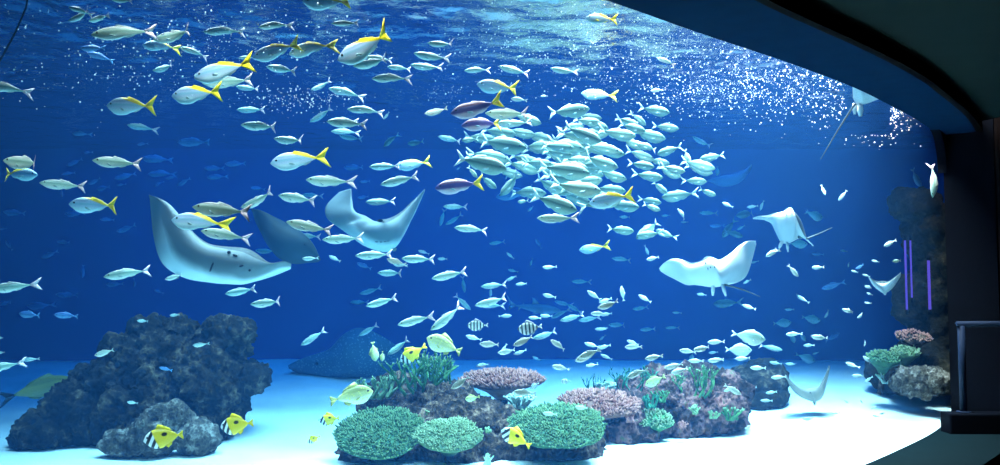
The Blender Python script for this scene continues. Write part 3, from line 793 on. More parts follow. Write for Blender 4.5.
def lite_mesh(k, bi):
    if (k, bi) not in LITE:
        g = fish_geometry(k, BENDS[bi], False); K = KIND[k]; V, Fc, fm = [], [], []
        for q, mi in (('body', 0), ('tail_fin', 1), ('dorsal_fin', 2), ('anal_fin', 2)):
            s = len(V); V += g[q][0]; Fc += [tuple(a + s for a in f_) for f_ in g[q][1]]; fm += [mi] * len(g[q][1])
        for q in g['pectoral_fin'] :
            s = len(V); V += q[0]; Fc += [tuple(a + s for a in f_) for f_ in q[1]]; fm += [2] * len(q[1])
        for q in g['eye']:
            s = len(V); V += q[0]; Fc += [tuple(a + s for a in f_) for f_ in q[1]]; fm += [3] * len(q[1])
        LITE[(k, bi)] = to_mesh(K['name'], (V, Fc), [K['skin'], K['tail'], K['fin'], EYE], fm)
    return LITE[(k, bi)]

# every fish the photograph shows: kind, nose x,y, tail tip x,y  (read off enlarged crops: origin then crop pixels)
TABLE = """
@0 0
s 258 78 370 48;s 265 26 350 50;s 337 78 432 62;s 355 135 585 110;s 435 0 512 4;s 585 148 772 128;y 557 178 692 172;s 698 185 800 210;s 585 268 695 260
s -75 335 103 338;y 402 402 618 415;y 655 364 872 360;b 310 185 410 187;b 340 205 430 228;s 748 292 812 280
@200 0
y 398 6 592 14;s 15 124 165 110;s 222 103 352 88;s 510 92 615 87;y 205 225 390 163;y 340 205 520 158;y 525 222 770 140;s 590 250 745 238;s 640 222 745 228
y -27 298 215 240;s 15 325 205 308;s 140 335 235 348;s 150 225 212 218;s 252 252 378 282;s 430 350 508 318;s 497 340 632 370;s 143 425 252 425;s 570 422 710 425;s 425 472 515 422;s 500 468 615 465
s 663 300 810 300;s 725 258 815 265;c 712 460 735 435
@400 0
s 105 162 213 182;s 55 210 187 230;s 42 252 165 268;s 248 270 343 270;s 382 260 502 283;s 582 265 687 284;y 298 320 468 355;c 430 380 488 388;y 703 358 845 375;y 720 68 845 76;p 195 438 400 400
c 95 440 185 425;s 330 432 510 450;c 545 372 572 370;c 453 220 478 216
@600 0
s 218 220 293 250;c 197 350 243 348
@0 120
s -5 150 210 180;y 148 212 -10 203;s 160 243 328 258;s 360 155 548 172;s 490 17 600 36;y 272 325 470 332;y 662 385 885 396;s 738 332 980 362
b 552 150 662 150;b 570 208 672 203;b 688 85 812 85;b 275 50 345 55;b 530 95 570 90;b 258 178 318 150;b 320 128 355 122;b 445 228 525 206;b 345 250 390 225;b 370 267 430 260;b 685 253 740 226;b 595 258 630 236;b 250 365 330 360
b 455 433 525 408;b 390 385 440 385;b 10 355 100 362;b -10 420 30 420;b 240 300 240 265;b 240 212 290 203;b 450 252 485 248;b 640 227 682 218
@200 120
s 157 17 310 30;s 283 68 418 90;y 275 168 495 133;s 408 228 592 245;s 155 338 300 285;s 298 288 455 317;s 395 288 473 294;s 338 393 512 433;s 372 448 465 450;s 5 428 185 458;s 492 6 648 17;s 507 42 615 43;s 540 60 627 78
t 710 100 765 52;s 655 180 778 178;s 643 318 757 314;s 475 462 630 460;b 18 187 92 187;b 95 170 178 168;b 25 222 102 217;b 195 262 250 266;b 555 182 640 184;b 608 300 660 300;b 618 238 660 240;c 428 0 452 3
@400 120
t 28 90 97 86;s 148 65 242 82;y -12 182 120 158;s -75 250 72 216;p 135 262 325 243;p 238 24 402 0;c 220 193 234 180;s 168 335 262 336;s 155 412 172 343;s 176 405 242 368;s 210 416 340 424;t 387 292 468 208;c 408 230 418 212;t 455 318 500 312;c 495 354 520 333;b 370 297 520 268
s 530 380 680 382;t 685 352 508 288;t 490 112 290 72;t 415 192 212 142;t 375 265 308 212;t 240 80 305 72;t 425 155 262 118;t 545 200 405 158;t 610 102 478 125;t 715 115 565 78;t 675 150 540 128;t 735 208 535 178;t 650 70 695 40;t 780 275 582 255;t 745 325 600 268
t 300 222 262 180;t 800 165 690 178;t 738 112 702 85;s 375 10 512 18;t 775 10 675 0;t 780 110 740 95;t 860 305 690 330;t 785 230 640 250;t 700 250 590 300
@600 120
t 140 62 -15 45;t 178 42 70 15;t 305 35 200 20;t 95 135 -30 105;t 140 95 232 112;t 215 152 95 118;t 210 182 108 165;t 222 130 318 103;t 345 175 330 105;s 360 62 428 108;t 385 152 484 133;t 445 190 312 155;t 440 205 322 175;t 315 220 212 185
t 242 225 128 208;t 260 285 200 235;t 415 238 318 232;t 240 298 378 285;t 105 228 -25 200;t 100 275 -30 262;y -40 320 138 288;t 150 338 15 325;t 240 320 150 305;t 235 350 165 325;c 75 375 118 376;t 450 292 380 268;r 453 215 458 180;s 386 358 455 362;c 473 320 518 338
c 300 345 340 384;c 313 395 342 396;c 238 370 272 370;t 132 430 24 422;t 138 460 240 384;t 140 448 240 438;t 215 425 295 460;t 523 372 612 352;c 570 337 612 333;c 622 350 630 310;t 476 455 520 380;t 553 452 480 425;c 530 425 562 408;b 425 408 482 412
t 180 100 60 80;t 150 20 60 -10;t -60 20 -160 30;t -100 110 -230 95;t -20 160 -150 150;t 30 190 -100 180;t -60 220 -200 215;t 270 170 180 150;t 330 200 230 180;t -20 85 -130 70;t -250 60 -370 40
@510 90
t 530 120 240 160;t 610 190 430 170;t 410 320 470 215
@600 90
t 460 155 255 110;t 310 230 205 145
@800 120
c 95 293 84 250;c 150 312 180 273;r 88 385 22 353;s 518 300 522 170;s 540 175 540 95;b 470 262 430 190
@0 240
s 410 142 570 113;b 215 5 275 10;b 158 70 228 42;b 322 148 320 95;b 20 0 50 42;b 95 255 198 255;b -10 248 52 245;b 65 284 162 292;b 215 288 302 294;b 220 210 302 213;b 598 193 632 206;b 410 172 480 170;b 520 182 522 150;c 530 312 575 315
c 658 292 698 288;c -15 378 18 380;c -15 437 20 435;c 88 463 145 462;c 365 447 442 425;c 745 408 805 404;c 640 152 705 135;s -40 188 130 174
@0 345
s -70 100 78 68;w 300 135 36 190;c 492 220 535 226;b 620 85 665 100
@200 240
s 95 208 220 188;s 193 248 330 238;s 213 40 300 46;c 395 72 454 72;c 500 60 545 84;s 605 60 745 55;c 723 72 800 96;s 686 126 795 128;s 618 208 702 187;s 582 240 655 242;s 643 255 764 223;s 390 407 482 350;s 615 370 690 328;b 608 88 665 112;s 725 443 815 385
v 680 470 668 395;v 705 470 708 430
@400 240
s 5 70 137 76;c 70 40 112 52;c -25 94 28 98;c 145 72 187 73;s 122 148 260 122;s 250 205 242 138;s 313 180 414 172;s 290 252 420 226;s 300 248 402 256;c 350 220 352 182;c 410 157 452 140;c 418 113 455 124;c 448 172 495 168;c 488 262 477 245;c 413 48 442 73;c 504 100 512 72;s 345 14 408 6
b 525 -5 552 35;c 552 105 607 106;s 665 160 737 161;y 693 38 812 25;s 274 270 213 212;s 118 348 243 255;s -8 327 126 293;c 433 292 381 296;h 260 330 342 330;h 455 345 552 335;c 255 370 315 387;c 307 402 390 404;c 438 408 517 372;s 513 380 614 355;c 583 386 647 426;c 553 210 605 223;s 598 236 668 256
s 648 248 707 283;c 498 300 548 303;c 543 292 592 296;s 586 302 655 265;s 620 312 714 288;s 692 312 775 298;c 738 284 802 285;c 755 345 802 346;c 726 196 778 232;c 715 398 772 416;c 378 435 452 430;c 388 445 414 402;c 440 442 492 428;v 103 378 247 435;k 625 272 412 250;c 690 455 778 425
@600 240
s 45 70 124 76;c 178 76 230 66;c 188 58 174 22;c 84 178 92 238;c 148 212 200 242;s 126 268 188 260;c 374 208 414 214;t 438 246 546 242;c 553 250 602 270;c 280 280 314 282;s 30 328 109 328;s 153 347 218 345;s 253 340 307 338;c -10 262 77 240;c -5 242 46 226;c 0 290 47 284;c -5 348 32 340
c -2 388 22 368;c -10 420 42 407;c 3 443 47 464;c 96 415 164 410;c 103 388 152 407;c 178 457 244 448;c 308 427 372 432;c 360 424 437 416;c 418 396 482 393;c 421 437 458 434;r 640 385 517 365;r 590 426 483 424;r 742 318 670 324;s 705 425 618 408;c 641 64 692 38;c 768 142 730 97;c 780 230 755 208
c 716 268 752 269;c 720 365 780 362;r 752 400 742 360;c 523 460 582 457;c 438 462 482 462;c 583 88 612 82;c 553 168 587 153;r 350 470 362 435
@740 190
r 445 360 325 355;c 170 440 245 390;r 550 185 440 145
@800 240
c 323 24 374 0;c 155 40 185 44;c 43 106 97 106;b 45 52 92 57;t 357 82 399 80;c 278 78 307 86;c 188 106 186 85;c 197 118 227 126;b 215 112 252 94;b 85 188 167 163;c -10 215 30 242;c 162 267 215 282;c 219 302 254 283;c 94 302 116 272;r 78 312 8 298;c 246 412 260 385
c 43 372 112 384;b 155 360 95 392;r 22 390 0 362;c 12 408 57 408;c 48 442 74 435;r 60 470 -10 445;c 243 133 272 142;c 248 178 287 188;c 259 204 282 214;c 249 241 274 246
@200 345
g 72 318 212 298;g 458 292 548 282;g 418 378 463 348;v 668 180 503 208
@0 345
g 558 366 715 344
@400 345
g -2 62 92 8;g 392 326 505 388;h 622 140 660 142;h 505 168 538 148;c 295 80 348 74;c 513 44 547 61;c 588 80 658 94;c 678 62 772 18;c 438 180 522 186;c 552 263 608 270;c 678 238 733 247;c 198 168 268 122;v 253 210 308 200;c 718 82 768 74
@600 345
c 173 52 244 43;c 248 88 322 73;c 273 107 342 90;c 103 124 178 93;v 175 155 252 120;c 343 60 402 62;c 418 60 482 57;c 583 88 642 89;c 478 178 520 165;c 545 190 483 155;c 566 170 613 164;c 643 186 688 180;c 663 126 718 122;c 658 66 704 73;c 718 72 763 76;c 623 215 668 216;c 560 322 592 317
@800 345
c 178 68 228 87;c 203 117 252 122;c 187 224 163 208;c 123 265 153 263;c 8 284 58 290;c 232 212 248 228;c 273 248 293 236;c 282 272 303 278;c 308 266 333 264;c 243 42 284 74;c 248 145 283 122
"""
FISH = []
org = (0, 0); sc_ = 775 / 200.0
for ln in TABLE.strip().splitlines():
    if ln[0] == '@':
        org = tuple(int(a) for a in ln[1:].split())
        sc_ = {(510, 90): 797 / 120, (600, 90): 797 / 120, (740, 190): 797 / 120}.get(org, 775 / 200.0)
        continue
    for it in ln.split(';'):
        k, a, b, c, d = it.split(); a, b, c, d = (float(q) for q in (a, b, c, d))
        FISH.append([k, org[0] + a / sc_, org[1] + b / sc_, org[0] + c / sc_, org[1] + d / sc_])
# more of the dense school, half hidden behind the ones in front
rs = random.Random(99)
for i in range(34):
    cx, cy_ = 565 + rs.gauss(0, 50), 158 + rs.gauss(0, 20)
    cx = max(480, min(690, cx)); cy_ = max(118, min(215, cy_ + (cx - 565) * .10)); l = rs.uniform(30, 42); a = rs.uniform(.0, .38)
    FISH.append(['t', cx + l / 2 * math.cos(a), cy_ + l / 2 * math.sin(a), cx - l / 2 * math.cos(a), cy_ - l / 2 * math.sin(a)])

OBST = [(big_rock, 10.8), ]
placed = []          # (centre, radius)
def clear_of(c, r, ax):
    for (q, rq, aq) in placed:
        d = (c - q).length
        if d > r + rq: continue
        # compare a few points along both bodies
        for s1 in (-.36, -.12, .12, .36):
            p1 = c + ax * (r * 2 * s1)
            for s2 in (-.36, -.12, .12, .36):
                p2 = q + aq * (rq * 2 * s2)
                if (p1 - p2).length < (r + rq) * .25: return False
    return True
rf = random.Random(5)
fish_objs = []
REEF_FRONT = lambda x, y: 8.0
for n_, (k, hx, hy, tx, ty) in enumerate(FISH):
    K = KIND[k]; mx, my = (hx + tx) / 2, (hy + ty) / 2; lp = math.hypot(hx - tx, hy - ty)
    L = K['L'] * rf.uniform(.92, 1.08)
    yaw = rf.uniform(-.30, .30)
    d = L * math.cos(yaw) * F / lp
    pl = panel_y((mx - 500) / F * max(d, 4)) + .35
    lo = 3.6
    for _ in range(40):                                   # nearest depth inside the tank on this sight line
        if panel_y((mx - 500) / F * lo) + .85 < lo: break
        lo += .15
    hi = 13.6
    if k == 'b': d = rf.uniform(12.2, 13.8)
    if k == 't' and 440 < mx < 720: d = max(8.0, min(9.6, d)) + rf.uniform(-.5, .7)
    # stay over the sand and before the reef and the surface
    if my > 290: hi = min(hi, (CAMZ - .30 + .0) * F / (my - 290))
    if my > 372 and 330 < mx < 640: hi = min(hi, 8.0)
    if my > 365 and 640 <= mx < 740: hi = min(hi, 9.0)
    if my > 355 and 720 <= mx < 790: hi = min(hi, 10.6)
    if my > 310 and mx < 275 and k != 'w': hi = min(hi, 8.0 if my > 400 else 8.6)
    if my > 335 and 355 < mx < 470 and k in 'vg': hi = min(hi, 8.5)
    if k == 'p': d = min(d, 6.9)
    if k == 'w': d, hi = 10.4, 11
    if my < 165: hi = min(hi, (ZW - .35 - CAMZ) * F / (290 - my))
    if mx > 850: hi = min(hi, 10.4 if my > 180 else hi)
    lo = min(lo, hi - .05)
    d = max(lo, min(hi, d))
    best = None
    for tr in range(110):
        dd = d if tr == 0 else max(lo, min(hi, d + rf.uniform(-1, 1) * (.15 + tr * .035)))
        h, t = P(hx, hy, dd), P(tx, ty, dd)
        ax = (h - t); ln = ax.length; ax.normalize(); real = ln / math.cos(yaw)
        c = (h + t) / 2
        side = Vector((0, 1, 0))
        ax2 = (ax * math.cos(yaw) + side * math.sin(yaw)).normalized()
        if clear_of(c, real / 2, ax2): best = 1; break
    placed.append((c, real / 2, ax2))
    up = Vector((0, 0, 1)) if abs(ax2.z) < .9 else Vector((-1 if ax2.z < 0 else 1, 0, .2))
    yv = up.cross(ax2).normalized(); zv = ax2.cross(yv).normalized()
    roll = rf.uniform(-.18, .18)
    m = Matrix((ax2, yv, zv)).transposed() @ Matrix.Rotation(roll, 3, 'X')
    bi = rf.randrange(3)
    full = lp >= 34 or k in 'ghvrwk'
    if full:
        g = full_meshes(k, bi); o = link(bpy.data.objects.new(K['name'], g[0][1]))
        for nm, me in g[1:]: link(bpy.data.objects.new(nm, me), o)
    else:
        o = link(bpy.data.objects.new(K['name'], lite_mesh(k, bi)))
    o.matrix_world = Matrix.LocRotScale(c, m.to_quaternion(), (real, real, real))
    fish_objs.append((o, k, mx, my, hx - tx, hy - ty, lp))
# ------------------------------------------------------------------ rays
def ray_mat(name, centre, margin, spots=None, edge=.0, rough=.6):
    """skin by place on the animal: U along the span, V along the chord"""
    t = NT(name); b = t.n('ShaderNodeBsdfPrincipled'); b.inputs['Roughness'].default_value = rough; b.inputs['Specular IOR Level'].default_value = .25
    uv = t.n('ShaderNodeUVMap'); s = t.n('ShaderNodeSeparateXYZ'); t.l(uv.outputs[0], s.inputs[0])
    tc = t.n('ShaderNodeTexCoord'); nz = t.n('ShaderNodeTexNoise'); nz.inputs['Scale'].default_value = 6; nz.inputs['Detail'].default_value = 4; t.l(tc.outputs['Object'], nz.inputs['Vector'])
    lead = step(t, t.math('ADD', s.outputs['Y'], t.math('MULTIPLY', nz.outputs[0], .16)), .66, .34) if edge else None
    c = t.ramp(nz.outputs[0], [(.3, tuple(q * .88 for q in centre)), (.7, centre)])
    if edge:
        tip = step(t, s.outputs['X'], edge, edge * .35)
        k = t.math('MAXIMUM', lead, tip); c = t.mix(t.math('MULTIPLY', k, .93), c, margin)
    if spots:
        v = t.n('ShaderNodeTexVoronoi'); v.inputs['Scale'].default_value = 26; t.l(tc.outputs['Object'], v.inputs['Vector'])
        c = t.mix(step(t, v.outputs['Distance'], .34, .22), c, spots)
    t.l(c, b.inputs['Base Color']); t.l(b.outputs[0], t.out.inputs[0]); return t.m
RAY_TOP = ray_mat('grey_ray_back', (.045, .060, .058), (.1, .1, .1))
RAY_BELLY = ray_mat('pale_ray_belly', (.82, .86, .82), (.12, .15, .15), edge=.42)
RAY_WHITE = ray_mat('white_ray_belly', (.90, .90, .84), (.5, .5, .5))
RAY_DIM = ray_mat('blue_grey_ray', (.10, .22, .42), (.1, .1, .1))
RAY_SPOT = ray_mat('spotted_ray_back', (.06, .15, .21), (.1, .1, .1), spots=(.17, .29, .34))
RAY_SAND = ray_mat('sandy_ray_back', (.27, .24, .19), (.1, .1, .1))
SLIT = solid('dark_slit', (.02, .025, .03), .6, .2)

def ray(name, label, x0, y0, sc, d, stations, front, back, th=.05, tail=None, fins=(), eyes=(), slits=(), depth=None, cat='ray', bulge=1.0):
    """stations across the span: leading edge x,y, trailing edge x,y in an enlarged crop; each also gets its own distance,
    so the wings come forward or go back; th is the half thickness of the body in metres"""
    n = len(stations); ce = P(x0 + sum(s[0] + s[2] for s in stations) / (2 * n) / sc, y0 + sum(s[1] + s[3] for s in stations) / (2 * n) / sc, d)
    ctrl = []
    for i, s in enumerate(stations):
        dd = d + (depth(i / (n - 1)) if depth else 0)
        le = P(x0 + s[0] / sc, y0 + s[1] / sc, dd - .10); te = P(x0 + s[2] / sc, y0 + s[3] / sc, dd + .16)
        k = s[4] if len(s) > 4 else math.sin(math.pi * i / (n - 1)) ** 2 * 1.0
        ctrl.append((*le, *te, max(.06, k)))
    cs = catmull(ctrl, 6); m = len(cs); C = 12
    verts, faces, fm, uvs = [], [], [], []
    view = (ce - Vector((0, 0, CAMZ))).normalized()
    for q, c in enumerate(cs):
        le, te = Vector(c[:3]), Vector(c[3:6]); pa = Vector(cs[max(q - 1, 0)][:3]); pb = Vector(cs[min(q + 1, m - 1)][:3])
        nr = (te - le).cross(pb - pa)
        nr = nr.normalized() if nr.length > 1e-6 else -view
        if nr.dot(view) > 0: nr = -nr                 # towards the visitors
        for side in (1, -1):
            for j in range(C):
                t = j / C if side == 1 else 1 - j / C
                h = th * c[6] * (math.sin(math.pi * t ** .75) ** .8 if 0 < t < 1 else 0) * (bulge if side == 1 else 1)
                verts.append(le.lerp(te, t) + nr * side * h - ce); uvs.append((q / (m - 1), t))
    W_ = 2 * C
    for q in range(m - 1):
        for j in range(W_):
            a, b = q * W_ + j, q * W_ + (j + 1) % W_
            faces.append((a, b, b + W_, a + W_)); fm.append(0 if j < C else 1)
    faces.append(tuple(range(W_))[::-1]); fm.append(1); faces.append(tuple((m - 1) * W_ + j for j in range(W_))); fm.append(1)
    o = mesh_obj(name, verts, faces, [front, back], fm=fm)
    uvl = o.data.uv_layers.new(name='span')
    for lp_ in o.data.loops: uvl.data[lp_.index].uv = uvs[lp_.vertex_index]
    bm = bmesh.new(); bm.from_mesh(o.data); bmesh.ops.recalc_face_normals(bm, faces=bm.faces); bm.to_mesh(o.data); bm.free()
    o.location = ce; tag(o, label, cat)
    def Q(x, y, off=0): return P(x0 + x / sc, y0 + y / sc, d + off) - ce
    if tail:
        pts = [Q(*t) for t in tail]
        path = [Vector(p) for p in catmull([tuple(p) for p in pts], 5)] if len(pts) > 2 else [pts[0].lerp(pts[1], k / 6) for k in range(7)]
        v, f = [], []; r0 = tail_r if (tail_r := .012) else 0
        tube(v, f, path, [r0 * (1 - .75 * k / (len(path) - 1)) for k in range(len(path))], 8)
        mesh_obj('tail', v, f, back, o)
    for fx in fins:                                   # pelvic fins: root x,y, tip x,y, half width (crop px)
        a, b = Q(fx[0], fx[1], .10), Q(fx[2], fx[3], .16); wv = (b - a).cross(view).normalized() * (fx[4] / sc * d / F)
        nv = view * -.012; v = [a - wv * .8, a + wv * .8, a.lerp(b, .55) + wv, b + wv * .45, b - wv * .45, a.lerp(b, .55) - wv]
        c = sum(v, Vector()) / 6; v += [c + nv, c - nv]
        f = [(i, (i + 1) % 6, 6) for i in range(6)] + [((i + 1) % 6, i, 7) for i in range(6)]
        mesh_obj('pelvic_fin', v, f, front, o)
    deps = bpy.context.evaluated_depsgraph_get()
    def on_skin(x, y):
        """a place on the near skin under a crop pixel"""
        p0 = Vector((0, 0, CAMZ)); p1 = P(x0 + x / sc, y0 + y / sc, d); dv = (p1 - p0).normalized()
        hit, loc, nr_, _ = o.ray_cast(p0 - o.location, dv, distance=60)
        return (loc if hit else p1 - o.location), (nr_ if hit else -dv)
    for (x, y, r) in eyes:
        p, nn = on_skin(x, y); bm = bmesh.new(); bmesh.ops.create_uvsphere(bm, u_segments=10, v_segments=7, radius=r / sc * d / F); bmesh.ops.translate(bm, verts=bm.verts, vec=p)
        bm_obj('eye', bm, SLIT, o)
    for (x1, y1, x2, y2, r) in slits:
        rr = r / sc * d / F; path = [on_skin(x1 + (x2 - x1) * k / 5, y1 + (y2 - y1) * k / 5)[0] for k in range(6)]
        v, f = [], []; tube(v, f, path, [rr * .3, rr, rr, rr, rr, rr * .3], 6); mesh_obj('gill_slit' if r < 3.2 else 'mouth', v, f, SLIT, o)
    return o
S4 = 3.875
ray('eagle_ray', 'big ray at left, one dark wing raised and a cyan-lit belly', 140, 180, S4, 7.6,
    [(35, 58, 37, 63), (72, 70, 44, 150), (112, 92, 54, 230), (155, 138, 74, 300), (205, 205, 108, 345), (258, 248, 180, 382), (325, 266, 268, 397, 1.1), (400, 280, 340, 400, 1.25), (450, 304, 400, 400, 1.0), (505, 322, 460, 390), (555, 314, 530, 368), (586, 324, 584, 345)],
    RAY_BELLY, RAY_TOP, .13, depth=lambda u: .35 * abs(u - .6) ** 1.5 * 2, eyes=[(345, 280, 7), (425, 350, 5)], slits=[(360, 288, 378, 296, 5), (285, 318, 270, 356, 4), (385, 336, 402, 330, 4)],
    fins=[(150, 372, 120, 380, 10)])
ray('eagle_ray', 'dark grey-green ray gliding behind the big ray with the cyan-lit belly', 140, 180, S4, 10.2,
    [(432, 112, 434, 120), (470, 118, 448, 165), (520, 150, 470, 205), (575, 178, 500, 260), (622, 205, 540, 305), (662, 240, 595, 325), (690, 285, 650, 322), (700, 308, 690, 318)],
    RAY_TOP, RAY_TOP, .16, depth=lambda u: .3 * abs(u - .5), eyes=[(640, 250, 4)])
ray('eagle_ray', 'pale ray banking with one bright wing raised to a point and the other dark', 290, 150, S4, 8.8,
    [(238, 150, 190, 163), (242, 200, 140, 215), (252, 238, 142, 262), (300, 260, 185, 298), (328, 276, 228, 328), (365, 282, 288, 372, 1.1), (402, 268, 372, 396, 1.1), (442, 238, 414, 365), (482, 194, 446, 310), (506, 168, 482, 250), (522, 150, 519, 165)],
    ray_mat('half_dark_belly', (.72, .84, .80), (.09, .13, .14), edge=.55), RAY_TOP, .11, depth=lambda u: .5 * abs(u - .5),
    slits=[(330, 355, 342, 356, 2.5), (348, 356, 358, 356, 2.5), (364, 355, 373, 354, 2.5), (378, 353, 386, 351, 2.5)], fins=[(395, 380, 412, 388, 10)])
ray('manta_ray', 'white ray with both wings spread, seen from below at right', 640, 220, 5.17, 8.6,
    [(98, 250, 104, 263), (124, 222, 130, 282), (165, 202, 182, 308), (212, 204, 240, 336), (258, 230, 290, 336), (318, 216, 340, 344, .9), (366, 193, 388, 348, 1.3), (414, 206, 440, 338, .9), (468, 172, 500, 324), (510, 136, 545, 296), (552, 110, 572, 236), (598, 108, 601, 126)],
    RAY_WHITE, RAY_TOP, .09, depth=lambda u: .7 * abs(u - .5), tail=[(440, 335, .1), (530, 360, .3), (622, 397, .6)], fins=[(378, 335, 376, 392, 10), (425, 332, 444, 394, 10)],
    eyes=[(338, 222, 5), (402, 212, 5)], slits=[(350, 246, 352, 258, 2.2), (364, 240, 366, 250, 2.2), (384, 238, 388, 250, 2.2)])
ray('eagle_ray', 'kite-shaped white ray with drooping wings and a thin tail at right', 740, 190, 6.64, 9.2,
    [(84, 185, 88, 194), (130, 172, 136, 197), (185, 178, 196, 207), (240, 155, 240, 290), (300, 138, 275, 350), (338, 117, 330, 352, 1.2), (366, 165, 385, 326), (396, 240, 425, 324), (432, 308, 450, 342), (490, 368, 485, 375)],
    RAY_WHITE, RAY_TOP, .08, depth=lambda u: .5 * abs(u - .5), tail=[(445, 322, .1), (520, 292, .3), (612, 250, .5)], fins=[(280, 340, 258, 388, 12), (312, 345, 320, 412, 10)], eyes=[(308, 165, 5), (345, 150, 5)])
ray('eagle_ray', 'white ray at the surface by the soffit, long tail hanging down', 800, 70, S4, 8.55,
    [(203, 60, 205, 108), (222, 58, 218, 130), (245, 62, 240, 134), (270, 74, 270, 126), (298, 92, 296, 116), (320, 104, 318, 110)],
    RAY_WHITE, RAY_TOP, .07, tail=[(214, 130, .0), (150, 228, .2), (80, 346, .4)], fins=[(212, 128, 212, 172, 9), (232, 130, 234, 180, 12)])
ray('eagle_ray', 'small white ray with both wings curled up, left of the rock pillar', 840, 170, 3.1, 10.2,
    [(86, 326, 92, 341), (105, 344, 112, 366), (130, 352, 137, 380, 1.1), (155, 345, 162, 367), (188, 317, 188, 329)],
    RAY_WHITE, RAY_TOP, .06, depth=lambda u: -.4 * abs(u - .5), fins=[(138, 374, 140, 388, 5)])
ray('stingray', 'sandy grey ray lifting off bright sand with wings raised in a V', 720, 340, 3.72, 10.6,
    [(242, 126, 246, 142), (275, 163, 270, 187), (308, 188, 308, 214), (342, 184, 346, 228, 1.2), (368, 180, 376, 216), (388, 140, 396, 162), (405, 94, 409, 108)],
    RAY_SAND, RAY_SAND, .06, depth=lambda u: -.3 * abs(u - .5), fins=[(350, 215, 352, 242, 6)], eyes=[(336, 196, 3)])
ray('stingray', 'large domed blue-grey spotted ray resting on the sand behind the reef', 270, 320, 3.206, 12.6,
    [(57, 147, 62, 156), (108, 121, 106, 180), (188, 98, 182, 192), (240, 44, 240, 192), (290, 25, 290, 192, 1.0), (342, 42, 345, 192), (396, 75, 396, 190), (452, 122, 446, 185)],
    RAY_SPOT, RAY_SPOT, .30, depth=lambda u: .5 * abs(u - .5), eyes=[(150, 140, 5)])
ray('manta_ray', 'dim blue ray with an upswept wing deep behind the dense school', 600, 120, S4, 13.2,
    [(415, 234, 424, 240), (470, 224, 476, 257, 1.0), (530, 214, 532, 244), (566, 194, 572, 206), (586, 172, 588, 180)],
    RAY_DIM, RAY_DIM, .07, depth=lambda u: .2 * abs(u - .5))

# ------------------------------------------------------------------ bubbles and motes under the surface
rb = random.Random(31); bv, bf = [], []
ico = bmesh.new(); bmesh.ops.create_icosphere(ico, subdivisions=1, radius=1)
iv = [v.co.copy() for v in ico.verts]; ico.verts.ensure_lookup_table(); iF = [tuple(v.index for v in f.verts) for f in ico.faces]; ico.free()
def bubble(p, r):
    s = len(bv); bv.extend([p + v * r for v in iv]); bf.extend([tuple(a + s for a in f) for f in iF])
near_top = [q for q in placed if q[0].z > 2.2]
def scatter(n, px, py, sx, sy, dlo, dhi, rlo=.0024, rhi=.0078):
    for i in range(n):
        x, y = rb.gauss(px, sx), rb.gauss(py, sy)
        if y < 0 or x < 0 or x > 930: continue
        d = rb.uniform(dlo, dhi); d = min(d, (ZW - .14 - CAMZ) * F / max(290 - y, 20)); p = P(x, y, d)
        if p.y < panel_y(p.x) + .12: continue
        if 846 < x < 890 and 70 < y < 135 or abs(x - 856 + (y - 103) * .58) < 7: continue
        if any((p - q_).length < r_ * .75 for q_, r_, a_ in near_top): continue
        r = rlo + (rhi - rlo) * rb.random() ** 3; bubble(p, r * d / 8)
scatter(1700, 770, 72, 75, 24, 6.8, 10); scatter(1000, 640, 42, 90, 22, 6.0, 9); scatter(900, 880, 112, 28, 14, 8.3, 10); scatter(400, 520, 42, 60, 24, 5.6, 8.5)
scatter(600, 700, 92, 70, 10, 7, 10.5); scatter(420, 240, 35, 70, 25, 5, 7.5, .0035, .010); scatter(300, 100, 45, 90, 35, 4.8, 7.5, .0035, .010); scatter(260, 300, 100, 30, 7, 5.2, 8); scatter(60, 130, 75, 30, 8, 5, 8); scatter(60, 440, 95, 14, 7, 6, 8)
M_BUB = solid('bright_bubble', (.92, .95, .96), .12, .8)
tag(mesh_obj('bubbles', bv, bf, M_BUB), 'white specks of fine bubbles drifting under the water surface', 'bubbles', kind='stuff')
# ------------------------------------------------------------------ a description of its own for every fish
LOOK = {'s': 'slender silver fusilier', 'y': 'yellow-tailed fusilier', 'p': 'purple fusilier', 't': 'silver-green trevally', 'r': 'deep-bodied greenish fish',
        'c': 'small silvery fish', 'b': 'dim blue fish', 'g': 'yellow foxface', 'h': 'dark-barred damselfish', 'v': 'olive-yellow fish', 'w': 'olive fish', 'k': 'dim blue shark'}
PLACE = [('top left corner', 60, 30), ('*left edge water near the surface', 40, 110), ('big ray at left', 210, 240), ('*surface above the big ray', 200, 90), ('dark ray at left', 290, 235),
         ('bright-winged ray', 385, 225), ('*surface water left of middle', 330, 40), ('*water above bright-winged ray', 390, 140), ('purple fish pair', 485, 114), ('*surface water right of middle', 560, 50), ('lone purple fish', 462, 186),
         ('head of the dense school', 670, 150), ('tail of the dense school', 500, 165), ('middle of the dense school', 590, 160), ('spread white ray', 712, 268), ('kite-shaped white ray', 788, 228), ('big dark rock', 140, 360),
         ('right foot of the big dark rock', 240, 424), ('spotted ray', 345, 355), ('branching green coral', 425, 375), ('stalked brown table coral', 502, 380), ('oval green coral', 557, 425), ('*water above branching coral', 430, 285),
         ('*water above stalked coral', 510, 290), ('*water above right brown coral', 610, 300), ('pinkish reef', 675, 400), ('rounded grey rock', 755, 385), ('*water above rounded rock', 745, 335), ('ray lifting off sand', 815, 385),
         ('curled small ray', 883, 280), ('rock pillar', 915, 330), ('*water right of spread ray', 810, 290), ('bright sand at right', 850, 412), ('*left edge water halfway up', 40, 200), ('*left water above big rock', 30, 290), ('*water below big ray', 260, 305)]
